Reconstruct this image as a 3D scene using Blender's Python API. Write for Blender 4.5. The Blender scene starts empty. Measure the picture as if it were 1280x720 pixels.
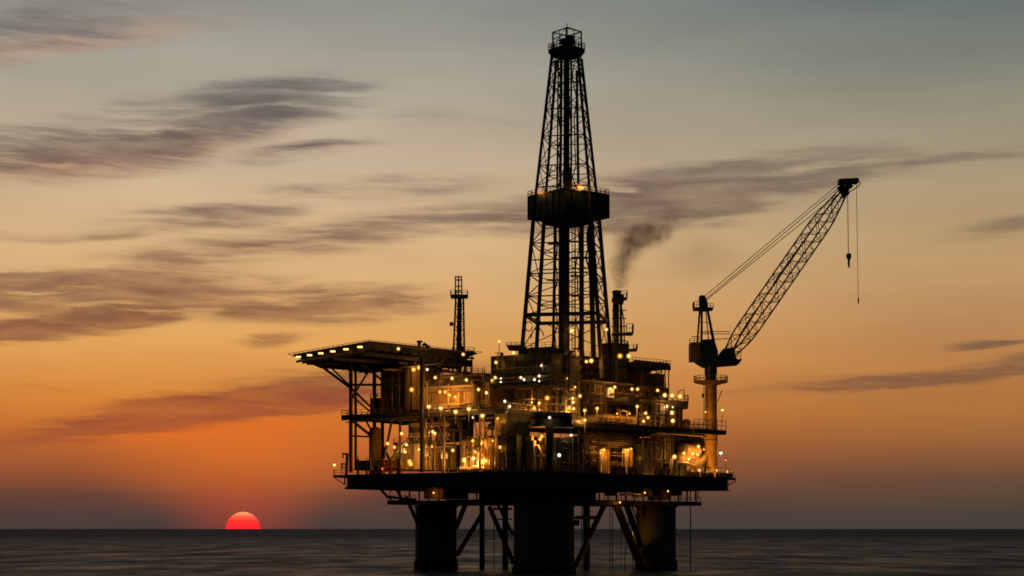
import bpy, bmesh, math, random
from mathutils import Vector, Matrix
R = math.radians
random.seed(7)
sc = bpy.context.scene
COL = sc.collection

# ------------------------------------------------------------------ camera
EYE = 9.3            # camera height above the sea, metres
F = 2150.0           # focal length in photo pixels (1280 wide)
HOR = 661.0          # horizon row in the photo
cam = bpy.data.cameras.new('camera')
cam.sensor_width = 36.0
cam.lens = 36.0 * F / 1280.0
cam.shift_y = (HOR - 360.0) / 1280.0
cam.clip_start = 1.0
cam.clip_end = 200000.0
camo = bpy.data.objects.new('camera', cam)
camo.location = (0, 0, EYE)
camo.rotation_euler = (R(90), 0, 0)
COL.objects.link(camo)
sc.camera = camo

# ------------------------------------------------------------------ exposure
sc.view_settings.view_transform = 'Standard'
sc.view_settings.look = 'None'
sc.view_settings.exposure = 0.0
sc.view_settings.gamma = 1.0
sc.cycles.use_denoising = True
sc.cycles.max_bounces = 5
sc.cycles.diffuse_bounces = 2
sc.cycles.glossy_bounces = 3
sc.cycles.volume_bounces = 0
sc.cycles.use_light_tree = True
sc.cycles.sample_clamp_indirect = 4.0
sc.cycles.filter_width = 1.7

def s2l(c):
    o = []
    for v in c:
        v /= 255.0
        o.append(v / 12.92 if v <= 0.04045 else ((v + 0.055) / 1.055) ** 2.4)
    return tuple(o) + (1.0,)

# ------------------------------------------------------------------ node helper
class NT:
    def __init__(s, tree):
        s.t = tree; s.n = tree.nodes; s.l = tree.links
    def node(s, typ, **kw):
        n = s.n.new(typ)
        for k, v in kw.items(): setattr(n, k, v)
        return n
    def put(s, sock, val):
        if isinstance(val, bpy.types.NodeSocket): s.l.new(val, sock)
        elif val is not None: sock.default_value = val
    def math(s, op, a, b=None, c=None, clamp=False):
        n = s.node('ShaderNodeMath', operation=op, use_clamp=clamp)
        s.put(n.inputs[0], a)
        if b is not None: s.put(n.inputs[1], b)
        if c is not None: s.put(n.inputs[2], c)
        return n.outputs[0]
    def vmath(s, op, a, b=None):
        n = s.node('ShaderNodeVectorMath', operation=op)
        s.put(n.inputs[0], a)
        if b is not None: s.put(n.inputs[1], b)
        return n
    def smooth(s, x, a, b, o0=0.0, o1=1.0, typ='SMOOTHSTEP'):
        n = s.node('ShaderNodeMapRange', interpolation_type=typ, clamp=True) if typ != 'LINEAR' else s.node('ShaderNodeMapRange', clamp=True)
        s.put(n.inputs[0], x); n.inputs[1].default_value = a; n.inputs[2].default_value = b
        n.inputs[3].default_value = o0; n.inputs[4].default_value = o1
        return n.outputs[0]
    def ramp(s, fac, stops, interp='LINEAR'):
        n = s.node('ShaderNodeValToRGB')
        cr = n.color_ramp; cr.interpolation = interp
        while len(cr.elements) < len(stops): cr.elements.new(0.5)
        for e, (p, c) in zip(cr.elements, stops):
            e.position = p; e.color = c
        s.put(n.inputs[0], fac)
        return n.outputs[0]
    def mix(s, fac, a, b, blend='MIX'):
        n = s.node('ShaderNodeMix', data_type='RGBA', blend_type=blend)
        s.put(n.inputs[0], fac); s.put(n.inputs[6], a); s.put(n.inputs[7], b)
        return n.outputs[2]
    def noise(s, vec, scale, detail=4, rough=0.5, dist=0.0):
        n = s.node('ShaderNodeTexNoise')
        s.put(n.inputs['Vector'], vec); n.inputs['Scale'].default_value = scale
        n.inputs['Detail'].default_value = detail; n.inputs['Roughness'].default_value = rough
        n.inputs['Distortion'].default_value = dist
        return n

# ------------------------------------------------------------------ world: dusk sky with streaky cloud
SUN_AZ = math.atan((304 - 640) / F)       # left of the view axis
def build_world():
    w = bpy.data.worlds.new('World'); sc.world = w; w.use_nodes = True
    T = NT(w.node_tree)
    for n in list(T.n): T.n.remove(n)
    out = T.node('ShaderNodeOutputWorld'); bg = T.node('ShaderNodeBackground')
    T.l.new(bg.outputs[0], out.inputs[0])
    tc = T.node('ShaderNodeTexCoord')
    d = T.vmath('NORMALIZE', tc.outputs['Generated']).outputs[0]
    sx = T.node('ShaderNodeSeparateXYZ'); T.put(sx.inputs[0], d)
    X, Y, Z = sx.outputs
    az = T.math('ARCTAN2', X, Y)          # compass angle, 0 = view axis
    el = T.math('ARCSINE', Z)
    azd = T.math('MULTIPLY', az, 57.29578)
    eld = T.math('MULTIPLY', el, 57.29578)
    # elevation ramp, 0..90 deg mapped by sqrt-like scale: use 0..20 deg for the ramp, the rest fades on
    t = T.math('DIVIDE', eld, 20.0, clamp=True)
    def e(py):   # photo row -> ramp position
        return max(0.0, math.degrees(math.atan((HOR - py) / F)) / 20.0)
    near = T.ramp(t, [(0.0, s2l((74, 60, 56))), (e(645), s2l((80, 62, 56))), (e(620), s2l((104, 66, 54))),
                      (e(590), s2l((154, 84, 50))), (e(550), s2l((198, 106, 46))), (e(500), s2l((216, 134, 56))),
                      (e(430), s2l((226, 164, 90))), (e(350), s2l((222, 178, 122))), (e(270), s2l((212, 180, 140))),
                      (e(190), s2l((196, 176, 150))), (e(100), s2l((172, 165, 149))), (e(10), s2l((148, 148, 140))),
                      (1.0, s2l((120, 128, 130)))])
    far = T.ramp(t, [(0.0, s2l((70, 63, 58))), (e(640), s2l((78, 66, 58))), (e(600), s2l((108, 76, 57))),
                     (e(560), s2l((148, 94, 56))), (e(520), s2l((174, 112, 58))), (e(460), s2l((188, 128, 74))),
                     (e(380), s2l((190, 146, 98))), (e(300), s2l((184, 154, 112))), (e(200), s2l((164, 150, 124))),
                     (e(100), s2l((130, 132, 120))), (e(10), s2l((104, 114, 113))), (1.0, s2l((84, 98, 104)))])
    dsun = T.math('ABSOLUTE', T.math('SUBTRACT', azd, math.degrees(SUN_AZ)))
    side = T.smooth(dsun, 2.0, 25.0, typ='SMOOTHSTEP')
    base = T.mix(side, near, far)
    # glow low over the sun
    gv = T.node('ShaderNodeCombineXYZ')
    T.put(gv.inputs[0], T.math('MULTIPLY', T.math('SUBTRACT', azd, math.degrees(SUN_AZ)), 0.26))
    T.put(gv.inputs[1], T.math('MULTIPLY', T.math('SUBTRACT', eld, 2.5), 0.62))
    gl = T.vmath('LENGTH', gv.outputs[0]).outputs['Value']
    g = T.smooth(gl, 1.6, 0.0)
    base = T.mix(T.math('MULTIPLY', g, 0.62), base, s2l((230, 116, 40)))
    gv2 = T.node('ShaderNodeCombineXYZ')
    T.put(gv2.inputs[0], T.math('MULTIPLY', T.math('SUBTRACT', azd, math.degrees(SUN_AZ)), 0.45))
    T.put(gv2.inputs[1], T.math('MULTIPLY', T.math('SUBTRACT', eld, 0.5), 0.7))
    g2 = T.smooth(T.vmath('LENGTH', gv2.outputs[0]).outputs['Value'], 1.4, 0.0)
    base = T.mix(T.math('MULTIPLY', g2, 0.38), base, s2l((190, 66, 46)))
    # ---- clouds, laid out in sky angles (degrees of azimuth / elevation)
    cv = T.node('ShaderNodeCombineXYZ'); T.put(cv.inputs[0], azd); T.put(cv.inputs[1], eld)
    ang = cv.outputs[0]
    mp = T.node('ShaderNodeMapping'); T.put(mp.inputs[0], ang)
    mp.inputs['Rotation'].default_value = (0, 0, R(-9)); mp.inputs['Scale'].default_value = (0.16, 0.75, 1)
    n1 = T.noise(mp.outputs[0], 1.0, 5, 0.55)
    warp = T.vmath('SUBTRACT', n1.outputs['Color'], (0.5, 0.5, 0.5)).outputs[0]
    wsc = T.vmath('MULTIPLY', warp, (3.0, 0.85, 0.0)).outputs[0]
    p = T.vmath('ADD', ang, wsc).outputs[0]
    mp2 = T.node('ShaderNodeMapping'); T.put(mp2.inputs[0], p)
    mp2.inputs['Rotation'].default_value = (0, 0, R(-8)); mp2.inputs['Scale'].default_value = (0.20, 2.3, 1)
    n2 = T.noise(mp2.outputs[0], 1.0, 6, 0.6)
    tex = T.smooth(n2.outputs['Fac'], 0.30, 0.60, 0.22, 1.15, 'LINEAR')
    # (px, py, half length px, half thickness px, tilt deg, strength)
    streaks = [(30, 36, 230, 34, 10, .75), (160, 20, 200, 22, 6, .4), (345, 118, 120, 24, 4, .95), (200, 140, 150, 30, 7, .5), (90, 190, 210, 32, 8, 1.0), (270, 160, 170, 22, 11, 1.0), (20, 200, 120, 24, 6, .8),
               (370, 188, 100, 13, 8, .75), (280, 268, 140, 19, 6, .75), (130, 292, 160, 9, 5, .5), (470, 238, 170, 18, 3, .5), (420, 296, 200, 22, 8, .8), (590, 272, 160, 20, 4, .8),
               (250, 322, 240, 20, 8, .6),
               (60, 362, 260, 26, 2, 1.35), (180, 350, 110, 22, 4, .8), (90, 402, 190, 15, 8, 1.4), (390, 380, 150, 22, 2, 1.15), (230, 388, 70, 10, 10, .5),
               (338, 426, 46, 9, 6, .7), (270, 508, 215, 22, 9, 1.7), (140, 524, 95, 13, 3, .9), (430, 482, 170, 18, 6, 1.4), (370, 468, 120, 7, 5, .5),
               (60, 482, 110, 5, 0, .3), (100, 296, 120, 7, 4, .4),
               (560, 150, 110, 14, 0, .3), (850, 244, 240, 32, 7, 1.4), (980, 218, 190, 14, 6, .8), (760, 262, 130, 16, 4, .8), (1190, 194, 130, 9, 6, .6),
               (900, 279, 50, 7, 3, .4), (1260, 285, 90, 14, 5, .6), (1165, 468, 190, 11, 5, 1.4), (1245, 429, 60, 4.5, 1, 1.2), (1060, 466, 90, 7, 0, .4)]
    acc = None
    for (px, py, L, W, a, k) in streaks:
        ca = math.degrees(math.atan((px - 640) / F)); ce = math.degrees(math.atan((HOR - py) / F * math.cos(math.atan((px - 640) / F))))
        dl = 2.1 * L / F * 57.3 * 0.74; dw = 2.1 * W / F * 57.3 * 0.72
        m = T.node('ShaderNodeMapping', vector_type='TEXTURE'); T.put(m.inputs[0], p)
        m.inputs['Location'].default_value = (ca, ce, 0); m.inputs['Rotation'].default_value = (0, 0, R(a)); m.inputs['Scale'].default_value = (dl, dw, 1)
        ln = T.vmath('LENGTH', m.outputs[0]).outputs['Value']
        v = T.math('ADD', T.smooth(ln, 1.05, 0.0, 0.0, k * 0.95), T.smooth(ln, 1.6, 0.2, 0.0, k * 0.16))
        acc = v if acc is None else T.math('MAXIMUM', acc, v)
    dens = T.math('MULTIPLY', acc, tex, clamp=True)
    dens = T.smooth(dens, 0.06, 0.85, 0.0, 0.84)
    mp5 = T.node('ShaderNodeMapping'); T.put(mp5.inputs[0], p)
    mp5.inputs['Rotation'].default_value = (0, 0, R(-7)); mp5.inputs['Scale'].default_value = (0.32, 2.3, 1); mp5.inputs['Location'].default_value = (7.3, 2.1, 0)
    n5 = T.noise(mp5.outputs[0], 1.0, 4, 0.55)
    dens = T.math('MULTIPLY', dens, T.smooth(n5.outputs['Fac'], 0.34, 0.64, 0.66, 1.08, 'LINEAR'), clamp=True)
    # cloud body colour by height
    ccol = T.ramp(t, [(0.0, s2l((90, 60, 56))), (e(540), s2l((160, 80, 48))), (e(500), s2l((146, 72, 50))), (e(470), s2l((140, 84, 58))),
                      (e(390), s2l((130, 84, 64))), (e(340), s2l((132, 88, 70))), (e(260), s2l((114, 92, 82))),
                      (e(190), s2l((104, 82, 78))), (e(120), s2l((90, 88, 88))), (e(30), s2l((126, 116, 112))), (1.0, s2l((110, 110, 114)))])
    ccolr = T.ramp(t, [(0.0, s2l((80, 60, 56))), (e(480), s2l((120, 86, 64))), (e(430), s2l((104, 82, 72))), (e(250), s2l((120, 102, 88))), (1.0, s2l((104, 104, 104)))])
    cc = T.mix(side, ccol, ccolr)
    # under-lit fringes on the two big left banks
    fr = None
    for (px, py, L, W, a, k) in [(60, 226, 200, 13, 8, .7), (230, 196, 150, 9, 11, .5), (60, 74, 200, 14, 10, .7), (60, 414, 150, 7, 5, .4), (300, 534, 200, 10, 6, .6), (430, 504, 120, 8, 4, .4)]:
        ca = math.degrees(math.atan((px - 640) / F)); ce = math.degrees(math.atan((HOR - py) / F))
        m = T.node('ShaderNodeMapping', vector_type='TEXTURE'); T.put(m.inputs[0], p)
        m.inputs['Location'].default_value = (ca, ce, 0); m.inputs['Rotation'].default_value = (0, 0, R(a)); m.inputs['Scale'].default_value = (1.5 * L / F * 57.3, 1.8 * W / F * 57.3, 1)
        v = T.smooth(T.vmath('LENGTH', m.outputs[0]).outputs['Value'], 1.0, 0.0, 0.0, k)
        fr = v if fr is None else T.math('MAXIMUM', fr, v)
    frc = T.ramp(t, [(e(532), s2l((232, 108, 34))), (e(412), s2l((214, 128, 70))), (e(212), s2l((196, 142, 108))), (e(60), s2l((190, 146, 122)))])
    sky = T.mix(T.math('MULTIPLY', fr, 0.8), base, frc)
    sky = T.mix(dens, sky, cc)
    # faint large scale unevenness
    n3 = T.noise(mp.outputs[0], 0.8, 3, 0.5)
    v3 = T.smooth(n3.outputs['Fac'], 0.3, 0.7, 0.93, 1.06, 'LINEAR')
    cvv = T.node('ShaderNodeCombineColor'); [T.put(cvv.inputs[i], v3) for i in range(3)]
    sky = T.mix(1.0, sky, cvv.outputs[0], 'MULTIPLY')
    # the night side of the sky behind the camera and the zenith
    nish = T.node('ShaderNodeTexSky', sky_type='NISHITA'); nish.sun_disc = False
    nish.sun_elevation = R(0.4); nish.sun_rotation = SUN_AZ; nish.air_density = 1.5; nish.dust_density = 2.0
    nsk = T.mix(1.0, nish.outputs[0], (0.035, 0.035, 0.035, 1), 'MULTIPLY')
    night = T.mix(0.5, nsk, (0.010, 0.013, 0.018, 1))
    off = T.vmath('DOT_PRODUCT', d, (math.sin(SUN_AZ), math.cos(SUN_AZ), 0.0)).outputs['Value']
    k = T.smooth(off, 0.90, 0.35)
    k2 = T.smooth(eld, 20.0, 55.0)
    kk = T.math('MAXIMUM', k, k2)
    sky = T.mix(kk, sky, night)
    T.put(bg.inputs[0], sky); bg.inputs[1].default_value = 1.0
    w.cycles.sampling_method = 'MANUAL'; w.cycles.sample_map_resolution = 512
build_world()

# the low sun: barely above the horizon, deep red and weak
sl = bpy.data.lights.new('low_sun_light', 'SUN'); sl.energy = 0.05; sl.angle = R(1.1); sl.color = (1.0, 0.25, 0.10)
slo = bpy.data.objects.new('low_sun_light', sl); COL.objects.link(slo)
dirv = Vector((math.sin(SUN_AZ), math.cos(SUN_AZ), math.sin(R(-0.1))))
slo.rotation_euler = dirv.to_track_quat('Z', 'Y').to_euler()

# ------------------------------------------------------------------ materials
def principled(name, col, rough=0.6, metal=0.0, var=0.35, scale=0.6, stain=None, bump=0.0, corr=None, spec=0.5):
    m = bpy.data.materials.new(name); m.use_nodes = True
    T = NT(m.node_tree); b = T.n['Principled BSDF']
    geo = T.node('ShaderNodeNewGeometry'); pos = geo.outputs['Position']
    n = T.noise(pos, scale, 6, 0.62)
    c0 = tuple(c * (1 - var) for c in col) + (1,); c1 = tuple(min(1, c * (1 + var)) for c in col) + (1,)
    c = T.ramp(n.outputs['Fac'], [(0.3, c0), (0.7, c1)])
    if stain:
        mp = T.node('ShaderNodeMapping'); T.put(mp.inputs[0], pos); mp.inputs['Scale'].default_value = (1.3, 1.3, 0.18)
        n2 = T.noise(mp.outputs[0], 1.2, 5, 0.7)
        f = T.smooth(n2.outputs['Fac'], 0.52, 0.72, 0, 0.8)
        c = T.mix(f, c, tuple(stain) + (1,))
    T.put(b.inputs['Base Color'], c)
    r = T.smooth(n.outputs['Fac'], 0.3, 0.7, rough - 0.12, min(1, rough + 0.15), 'LINEAR')
    T.put(b.inputs['Roughness'], r); b.inputs['Metallic'].default_value = metal
    b.inputs['Specular IOR Level'].default_value = spec
    if corr or bump:
        h = T.noise(pos, 3.0, 4, 0.6).outputs['Fac']
        bp = T.node('ShaderNodeBump'); bp.inputs['Strength'].default_value = bump or 0.3; bp.inputs['Distance'].default_value = 0.06
        if corr:
            w = T.node('ShaderNodeTexWave'); w.wave_type = 'BANDS'; w.bands_direction = corr[0]
            T.put(w.inputs['Vector'], pos); w.inputs['Scale'].default_value = corr[1]; w.inputs['Distortion'].default_value = 0.0
            h = w.outputs['Fac']; bp.inputs['Strength'].default_value = 0.9; bp.inputs['Distance'].default_value = 0.12
        T.put(bp.inputs['Height'], h); T.put(b.inputs['Normal'], bp.outputs[0])
    return m
def emissive(name, col, strength):
    m = bpy.data.materials.new(name); m.use_nodes = True
    T = NT(m.node_tree)
    for n in list(T.n): T.n.remove(n)
    o = T.node('ShaderNodeOutputMaterial'); e = T.node('ShaderNodeEmission')
    e.inputs[0].default_value = tuple(col) + (1,); e.inputs[1].default_value = strength
    T.l.new(e.outputs[0], o.inputs[0]); return m
M = {}
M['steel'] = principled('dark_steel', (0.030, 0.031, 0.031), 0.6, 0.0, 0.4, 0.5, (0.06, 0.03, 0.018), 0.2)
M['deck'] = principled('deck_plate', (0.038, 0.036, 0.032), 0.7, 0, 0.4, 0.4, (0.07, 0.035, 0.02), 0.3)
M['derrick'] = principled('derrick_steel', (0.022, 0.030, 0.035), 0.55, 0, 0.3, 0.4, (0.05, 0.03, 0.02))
M['navy'] = principled('navy_paint', (0.008, 0.030, 0.048), 0.45, 0, 0.3, 0.5, (0.03, 0.03, 0.03))
M['tan'] = principled('tan_paint', (0.30, 0.19, 0.09), 0.6, 0, 0.25, 0.7, (0.16, 0.08, 0.04), 0.2, ('Z', 4.0))
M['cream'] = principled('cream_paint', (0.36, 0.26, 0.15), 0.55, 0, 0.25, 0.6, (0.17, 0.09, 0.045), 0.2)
M['creamc'] = principled('cream_cladding', (0.30,0.21,0.12), 0.6, 0, 0.3, 0.6, (0.14, 0.07, 0.035), 0.2, ('X', 3.2))
M['rust'] = principled('rust_paint', (0.24, 0.12, 0.06), 0.75, 0, 0.4, 0.8, (0.09, 0.035, 0.018), 0.4)
M['grey'] = principled('grey_paint', (.14,.13,.11), 0.55, 0, 0.3, 0.6, (0.12, 0.06, 0.03), 0.2)
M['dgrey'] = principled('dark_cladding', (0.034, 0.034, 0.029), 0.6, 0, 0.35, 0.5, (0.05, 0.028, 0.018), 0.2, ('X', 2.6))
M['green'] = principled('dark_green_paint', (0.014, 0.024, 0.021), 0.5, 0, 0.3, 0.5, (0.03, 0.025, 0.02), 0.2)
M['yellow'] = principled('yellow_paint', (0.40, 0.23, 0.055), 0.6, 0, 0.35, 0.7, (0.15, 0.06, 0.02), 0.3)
M['red'] = principled('red_paint', (0.28, 0.035, 0.02), 0.55, 0, 0.3, 0.6)
M['pipe'] = principled('pipe_paint', (0.32, 0.25, 0.16), 0.35, 0.2, 0.3, 0.8, (0.16, 0.07, 0.03))
M['dpipe'] = principled('dark_pipe', (0.09, 0.075, 0.06), 0.45, 0.2, 0.3, 0.8, (0.08, 0.04, 0.02))
M['concrete'] = principled('leg_concrete', (0.085, 0.085, 0.080), 0.8, 0, 0.35, 0.25, (0.03, 0.035, 0.03), 0.4)
M['blue'] = principled('blue_door_paint', (0.05, 0.075, 0.13), 0.5, 0, 0.2, 0.6)
M['cable'] = principled('cable', (0.02, 0.02, 0.02), 0.6)
M['glass'] = principled('dark_glass', (0.01, 0.012, 0.014), 0.12, 0, 0.1, 0.5)
M['warm'] = emissive('warm_bulb', (1.0, 0.52, 0.13), 2.9)
M['amber'] = emissive('amber_bulb', (1.0, 0.40, 0.06), 2.6)
M['white'] = emissive('white_bulb', (1.0, 0.86, 0.58), 1.8)
M['redlamp'] = emissive('red_bulb', (1.0, 0.22, 0.10), 1.8)
M['litwin'] = emissive('lit_window', (1.0, 0.50, 0.13), 1.1)

def halo_mat(nm, col, k):  # see-through shell with faint emission, paints a halo round a bulb
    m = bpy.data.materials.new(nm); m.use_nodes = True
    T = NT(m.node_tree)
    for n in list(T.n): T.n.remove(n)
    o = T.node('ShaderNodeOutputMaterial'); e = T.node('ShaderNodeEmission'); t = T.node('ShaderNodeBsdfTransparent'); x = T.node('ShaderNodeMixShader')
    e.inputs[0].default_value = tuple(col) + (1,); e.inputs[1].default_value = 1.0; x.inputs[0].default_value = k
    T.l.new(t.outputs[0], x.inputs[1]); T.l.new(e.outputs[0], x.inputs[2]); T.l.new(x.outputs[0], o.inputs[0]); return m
M['warmglobe'] = halo_mat('warm_halo', (1.0, 0.42, 0.08), .10)
M['amberglobe'] = halo_mat('amber_halo', (1.0, 0.30, 0.03), .13)
M['growth'] = principled('marine_growth', (0.018, 0.022, 0.014), 0.9, 0, 0.6, 1.6, (0.05, 0.05, 0.04), 1.0)
# ------------------------------------------------------------------ sun disc and sea
def sun_mat():
    m = bpy.data.materials.new('sun_surface'); m.use_nodes = True
    T = NT(m.node_tree)
    for n in list(T.n): T.n.remove(n)
    o = T.node('ShaderNodeOutputMaterial'); e = T.node('ShaderNodeEmission')
    tc = T.node('ShaderNodeTexCoord'); s = T.node('ShaderNodeSeparateXYZ'); T.put(s.inputs[0], tc.outputs['Object'])
    c = T.ramp(T.math('DIVIDE', s.outputs[2], 600.0), [(0.0, s2l((255, 36, 48))), (0.45, s2l((255, 52, 50))), (0.72, s2l((255, 96, 70))), (0.97, s2l((255, 168, 110)))])
    T.put(e.inputs[0], c); e.inputs[1].default_value = 1.0
    T.l.new(e.outputs[0], o.inputs[0]); return m
DS = 60000.0
bm = bmesh.new(); bmesh.ops.create_uvsphere(bm, u_segments=96, v_segments=64, radius=600.0)
me = bpy.data.meshes.new('sun'); bm.to_mesh(me); bm.free()
for p_ in me.polygons: p_.use_smooth = True
sun = bpy.data.objects.new('sun', me); COL.objects.link(sun); me.materials.append(sun_mat())
sun.location = (DS * math.tan(SUN_AZ), DS, 1.0)
sun['label'] = 'half-set glowing red sun disc sinking into the sea horizon'; sun['category'] = 'sun'

def sea():
    m = bpy.data.materials.new('sea_water'); m.use_nodes = True
    T = NT(m.node_tree); b = T.n['Principled BSDF']
    geo = T.node('ShaderNodeNewGeometry'); pos = geo.outputs['Position']
    b.inputs['Base Color'].default_value = (0.030, 0.085, 0.120, 1)
    b.inputs['IOR'].default_value = 1.33
    b.inputs['Specular Tint'].default_value = (0.42, 0.64, 1.0, 1)
    mp = T.node('ShaderNodeMapping'); T.put(mp.inputs[0], pos); mp.inputs['Scale'].default_value = (0.9, 0.45, 1)
    mp3 = T.node('ShaderNodeMapping'); T.put(mp3.inputs[0], pos); mp3.inputs['Scale'].default_value = (0.85, 0.30, 1)
    n1 = T.noise(mp.outputs[0], 0.020, 4, 0.6); n2 = T.noise(mp.outputs[0], 0.11, 4, 0.6); n3 = T.noise(mp.outputs[0], 0.8, 3, 0.6)
    n4 = T.noise(mp3.outputs[0], 0.045, 6, 0.7)
    h = T.math('ADD', T.math('MULTIPLY', n1.outputs['Fac'], 14.0), T.math('ADD', T.math('MULTIPLY', n2.outputs['Fac'], 5.0), T.math('MULTIPLY', n3.outputs['Fac'], 0.6)))
    bp = T.node('ShaderNodeBump'); bp.inputs['Strength'].default_value = 1.0; bp.inputs['Distance'].default_value = 1.0
    T.put(bp.inputs['Height'], h); T.put(b.inputs['Normal'], bp.outputs[0])
    # wind patches: rougher and smoother water
    T.put(b.inputs['Roughness'], T.smooth(n4.outputs['Fac'], 0.38, 0.62, 0.26, 0.5, 'LINEAR'))
    T.put(b.inputs['Specular IOR Level'], T.smooth(n4.outputs['Fac'], 0.38, 0.62, 0.14, 0.03, 'LINEAR'))
    # dimmer reflections far out painted in: teal diffuse mixed in more with distance
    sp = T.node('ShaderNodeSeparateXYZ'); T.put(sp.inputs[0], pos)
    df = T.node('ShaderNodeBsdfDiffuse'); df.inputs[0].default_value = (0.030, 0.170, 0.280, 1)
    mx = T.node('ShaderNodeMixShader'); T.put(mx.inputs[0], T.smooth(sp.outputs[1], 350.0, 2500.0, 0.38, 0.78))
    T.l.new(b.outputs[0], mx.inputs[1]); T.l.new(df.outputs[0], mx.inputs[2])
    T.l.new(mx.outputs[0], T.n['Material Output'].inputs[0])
    me = bpy.data.meshes.new('sea')
    S = 90000.0
    ys = [-2000, 0, 200, 350, 500, 900, 2000, 6000, 20000, 58000, S]
    xs = [-S, -20000, -3000, -400, 0, 400, 3000, 20000, S]
    v = [(x, y, 0) for y in ys for x in xs]; nx = len(xs)
    f = [(j * nx + i, j * nx + i + 1, (j + 1) * nx + i + 1, (j + 1) * nx + i) for j in range(len(ys) - 1) for i in range(nx - 1)]
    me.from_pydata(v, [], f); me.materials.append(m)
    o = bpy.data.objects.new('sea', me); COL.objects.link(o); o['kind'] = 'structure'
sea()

# ------------------------------------------------------------------ mesh builder
class MB:
    def __init__(s): s.v = []; s.f = []; s.sm = []
    def add(s, vs, fs, smooth=False):
        n = len(s.v); s.v += [tuple(v) for v in vs]; s.f += [tuple(i + n for i in f) for f in fs]; s.sm += [smooth] * len(fs)
        return s
    def hexa(s, b, t):      # two quads
        return s.add(list(b) + list(t), [(3, 2, 1, 0), (4, 5, 6, 7)] + [(i, (i + 1) % 4, (i + 1) % 4 + 4, i + 4) for i in range(4)])
    def prism(s, poly, z0, z1):
        n = len(poly)
        return s.add([(x, y, z0) for x, y in poly] + [(x, y, z1) for x, y in poly],
                     [tuple(range(n - 1, -1, -1)), tuple(range(n, 2 * n))] + [(i, (i + 1) % n, (i + 1) % n + n, i + n) for i in range(n)])
    def beam(s, a, b, w, h=None):
        a = Vector(a); b = Vector(b); h = h or w
        d = b - a
        if d.length < 1e-4: return s
        d.normalize()
        up = Vector((0, 0, 1)) if abs(d.z) < 0.95 else Vector((0.6, 0.8, 0))
        x = d.cross(up).normalized() * (w / 2); y = x.cross(d).normalized() * (h / 2)
        return s.hexa([a - x - y, a + x - y, a + x + y, a - x + y], [b - x - y, b + x - y, b + x + y, b - x + y])
    def tube(s, pts, r, n=8, cap=True, r2=None):
        pts = [Vector(p) for p in pts]; rings = []
        m = len(pts)
        for i, p in enumerate(pts):
            d = (pts[min(i + 1, m - 1)] - pts[max(i - 1, 0)]).normalized()
            up = Vector((0, 0, 1)) if abs(d.z) < 0.95 else Vector((0, 1, 0))
            x = d.cross(up).normalized(); y = x.cross(d).normalized()
            rr = r if r2 is None else r + (r2 - r) * i / (m - 1)
            rings.append([p + (x * math.cos(2 * math.pi * k / n) + y * math.sin(2 * math.pi * k / n)) * rr for k in range(n)])
        vs = [q for rg in rings for q in rg]; fs = []
        for i in range(m - 1):
            for k in range(n): fs.append((i * n + k, i * n + (k + 1) % n, (i + 1) * n + (k + 1) % n, (i + 1) * n + k))
        s.add(vs, fs, True)
        if cap:
            s.add(rings[0], [tuple(range(n - 1, -1, -1))]); s.add(rings[-1], [tuple(range(n))])
        return s
    def lathe(s, c, prof, n=24, smooth=True):   # prof: (r, z) pairs; c=(x,y)
        vs = []; fs = []
        for r, z in prof:
            for k in range(n): a = 2 * math.pi * k / n; vs.append((c[0] + r * math.cos(a), c[1] + r * math.sin(a), z))
        for i in range(len(prof) - 1):
            for k in range(n): fs.append((i * n + k, i * n + (k + 1) % n, (i + 1) * n + (k + 1) % n, (i + 1) * n + k))
        s.add(vs, fs, smooth)
        s.add(vs[:n], [tuple(range(n - 1, -1, -1))]); s.add(vs[-n:], [tuple(range(n))])
        return s
    def sphere(s, c, r, n=10):
        prof = [(max(1e-3, r * math.sin(math.pi * i / n)), c[2] - r * math.cos(math.pi * i / n)) for i in range(n + 1)]
        return s.lathe((c[0], c[1]), prof, n + 4)
    def hcyl(s, a, b, r, n=16):
        return s.tube([a, b], r, n)
    def rail(s, pts, h=1.15, step=2.0, r=0.045, mid=2, closed=False):
        pts = [Vector(p) for p in pts]
        if closed: pts.append(pts[0])
        for a, b in zip(pts, pts[1:]):
            L = (b - a).length; n = max(1, int(round(L / step)))
            for i in range(n + 1):
                p = a + (b - a) * (i / n); s.beam(p, p + Vector((0, 0, h)), r * 2.0)
            for k in range(1, mid + 1):
                z = Vector((0, 0, h * k / mid)); s.beam(a + z, b + z, r * 1.8)
            s.beam(a + Vector((0, 0, .08)), b + Vector((0, 0, .08)), .03, .15)
        return s
    def build(s, name, mat, parent=None, label=None):
        me = bpy.data.meshes.new(name)
        off = Vector((0, 0, 0))
        if parent is not None: off = Vector(ROOT[root_of(parent).name])
        me.from_pydata([tuple(Vector(v) - off) for v in s.v], [], s.f)
        for p, k in zip(me.polygons, s.sm): p.use_smooth = k
        me.materials.append(M[mat] if isinstance(mat, str) else mat)
        me.validate(); me.update()
        o = bpy.data.objects.new(name, me); COL.objects.link(o)
        if parent is not None: o.parent = parent
        if label: o['label'] = label
        return o
ROOT = {}
def root_of(o):
    while o.parent: o = o.parent
    return o
def thing(name, label, cat, loc, group=None):
    o = bpy.data.objects.new(name, None); COL.objects.link(o); o.location = loc; o.empty_display_size = 1
    o['label'] = label; o['category'] = cat
    if group: o['group'] = group
    ROOT[o.name] = tuple(loc); return o

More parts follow.
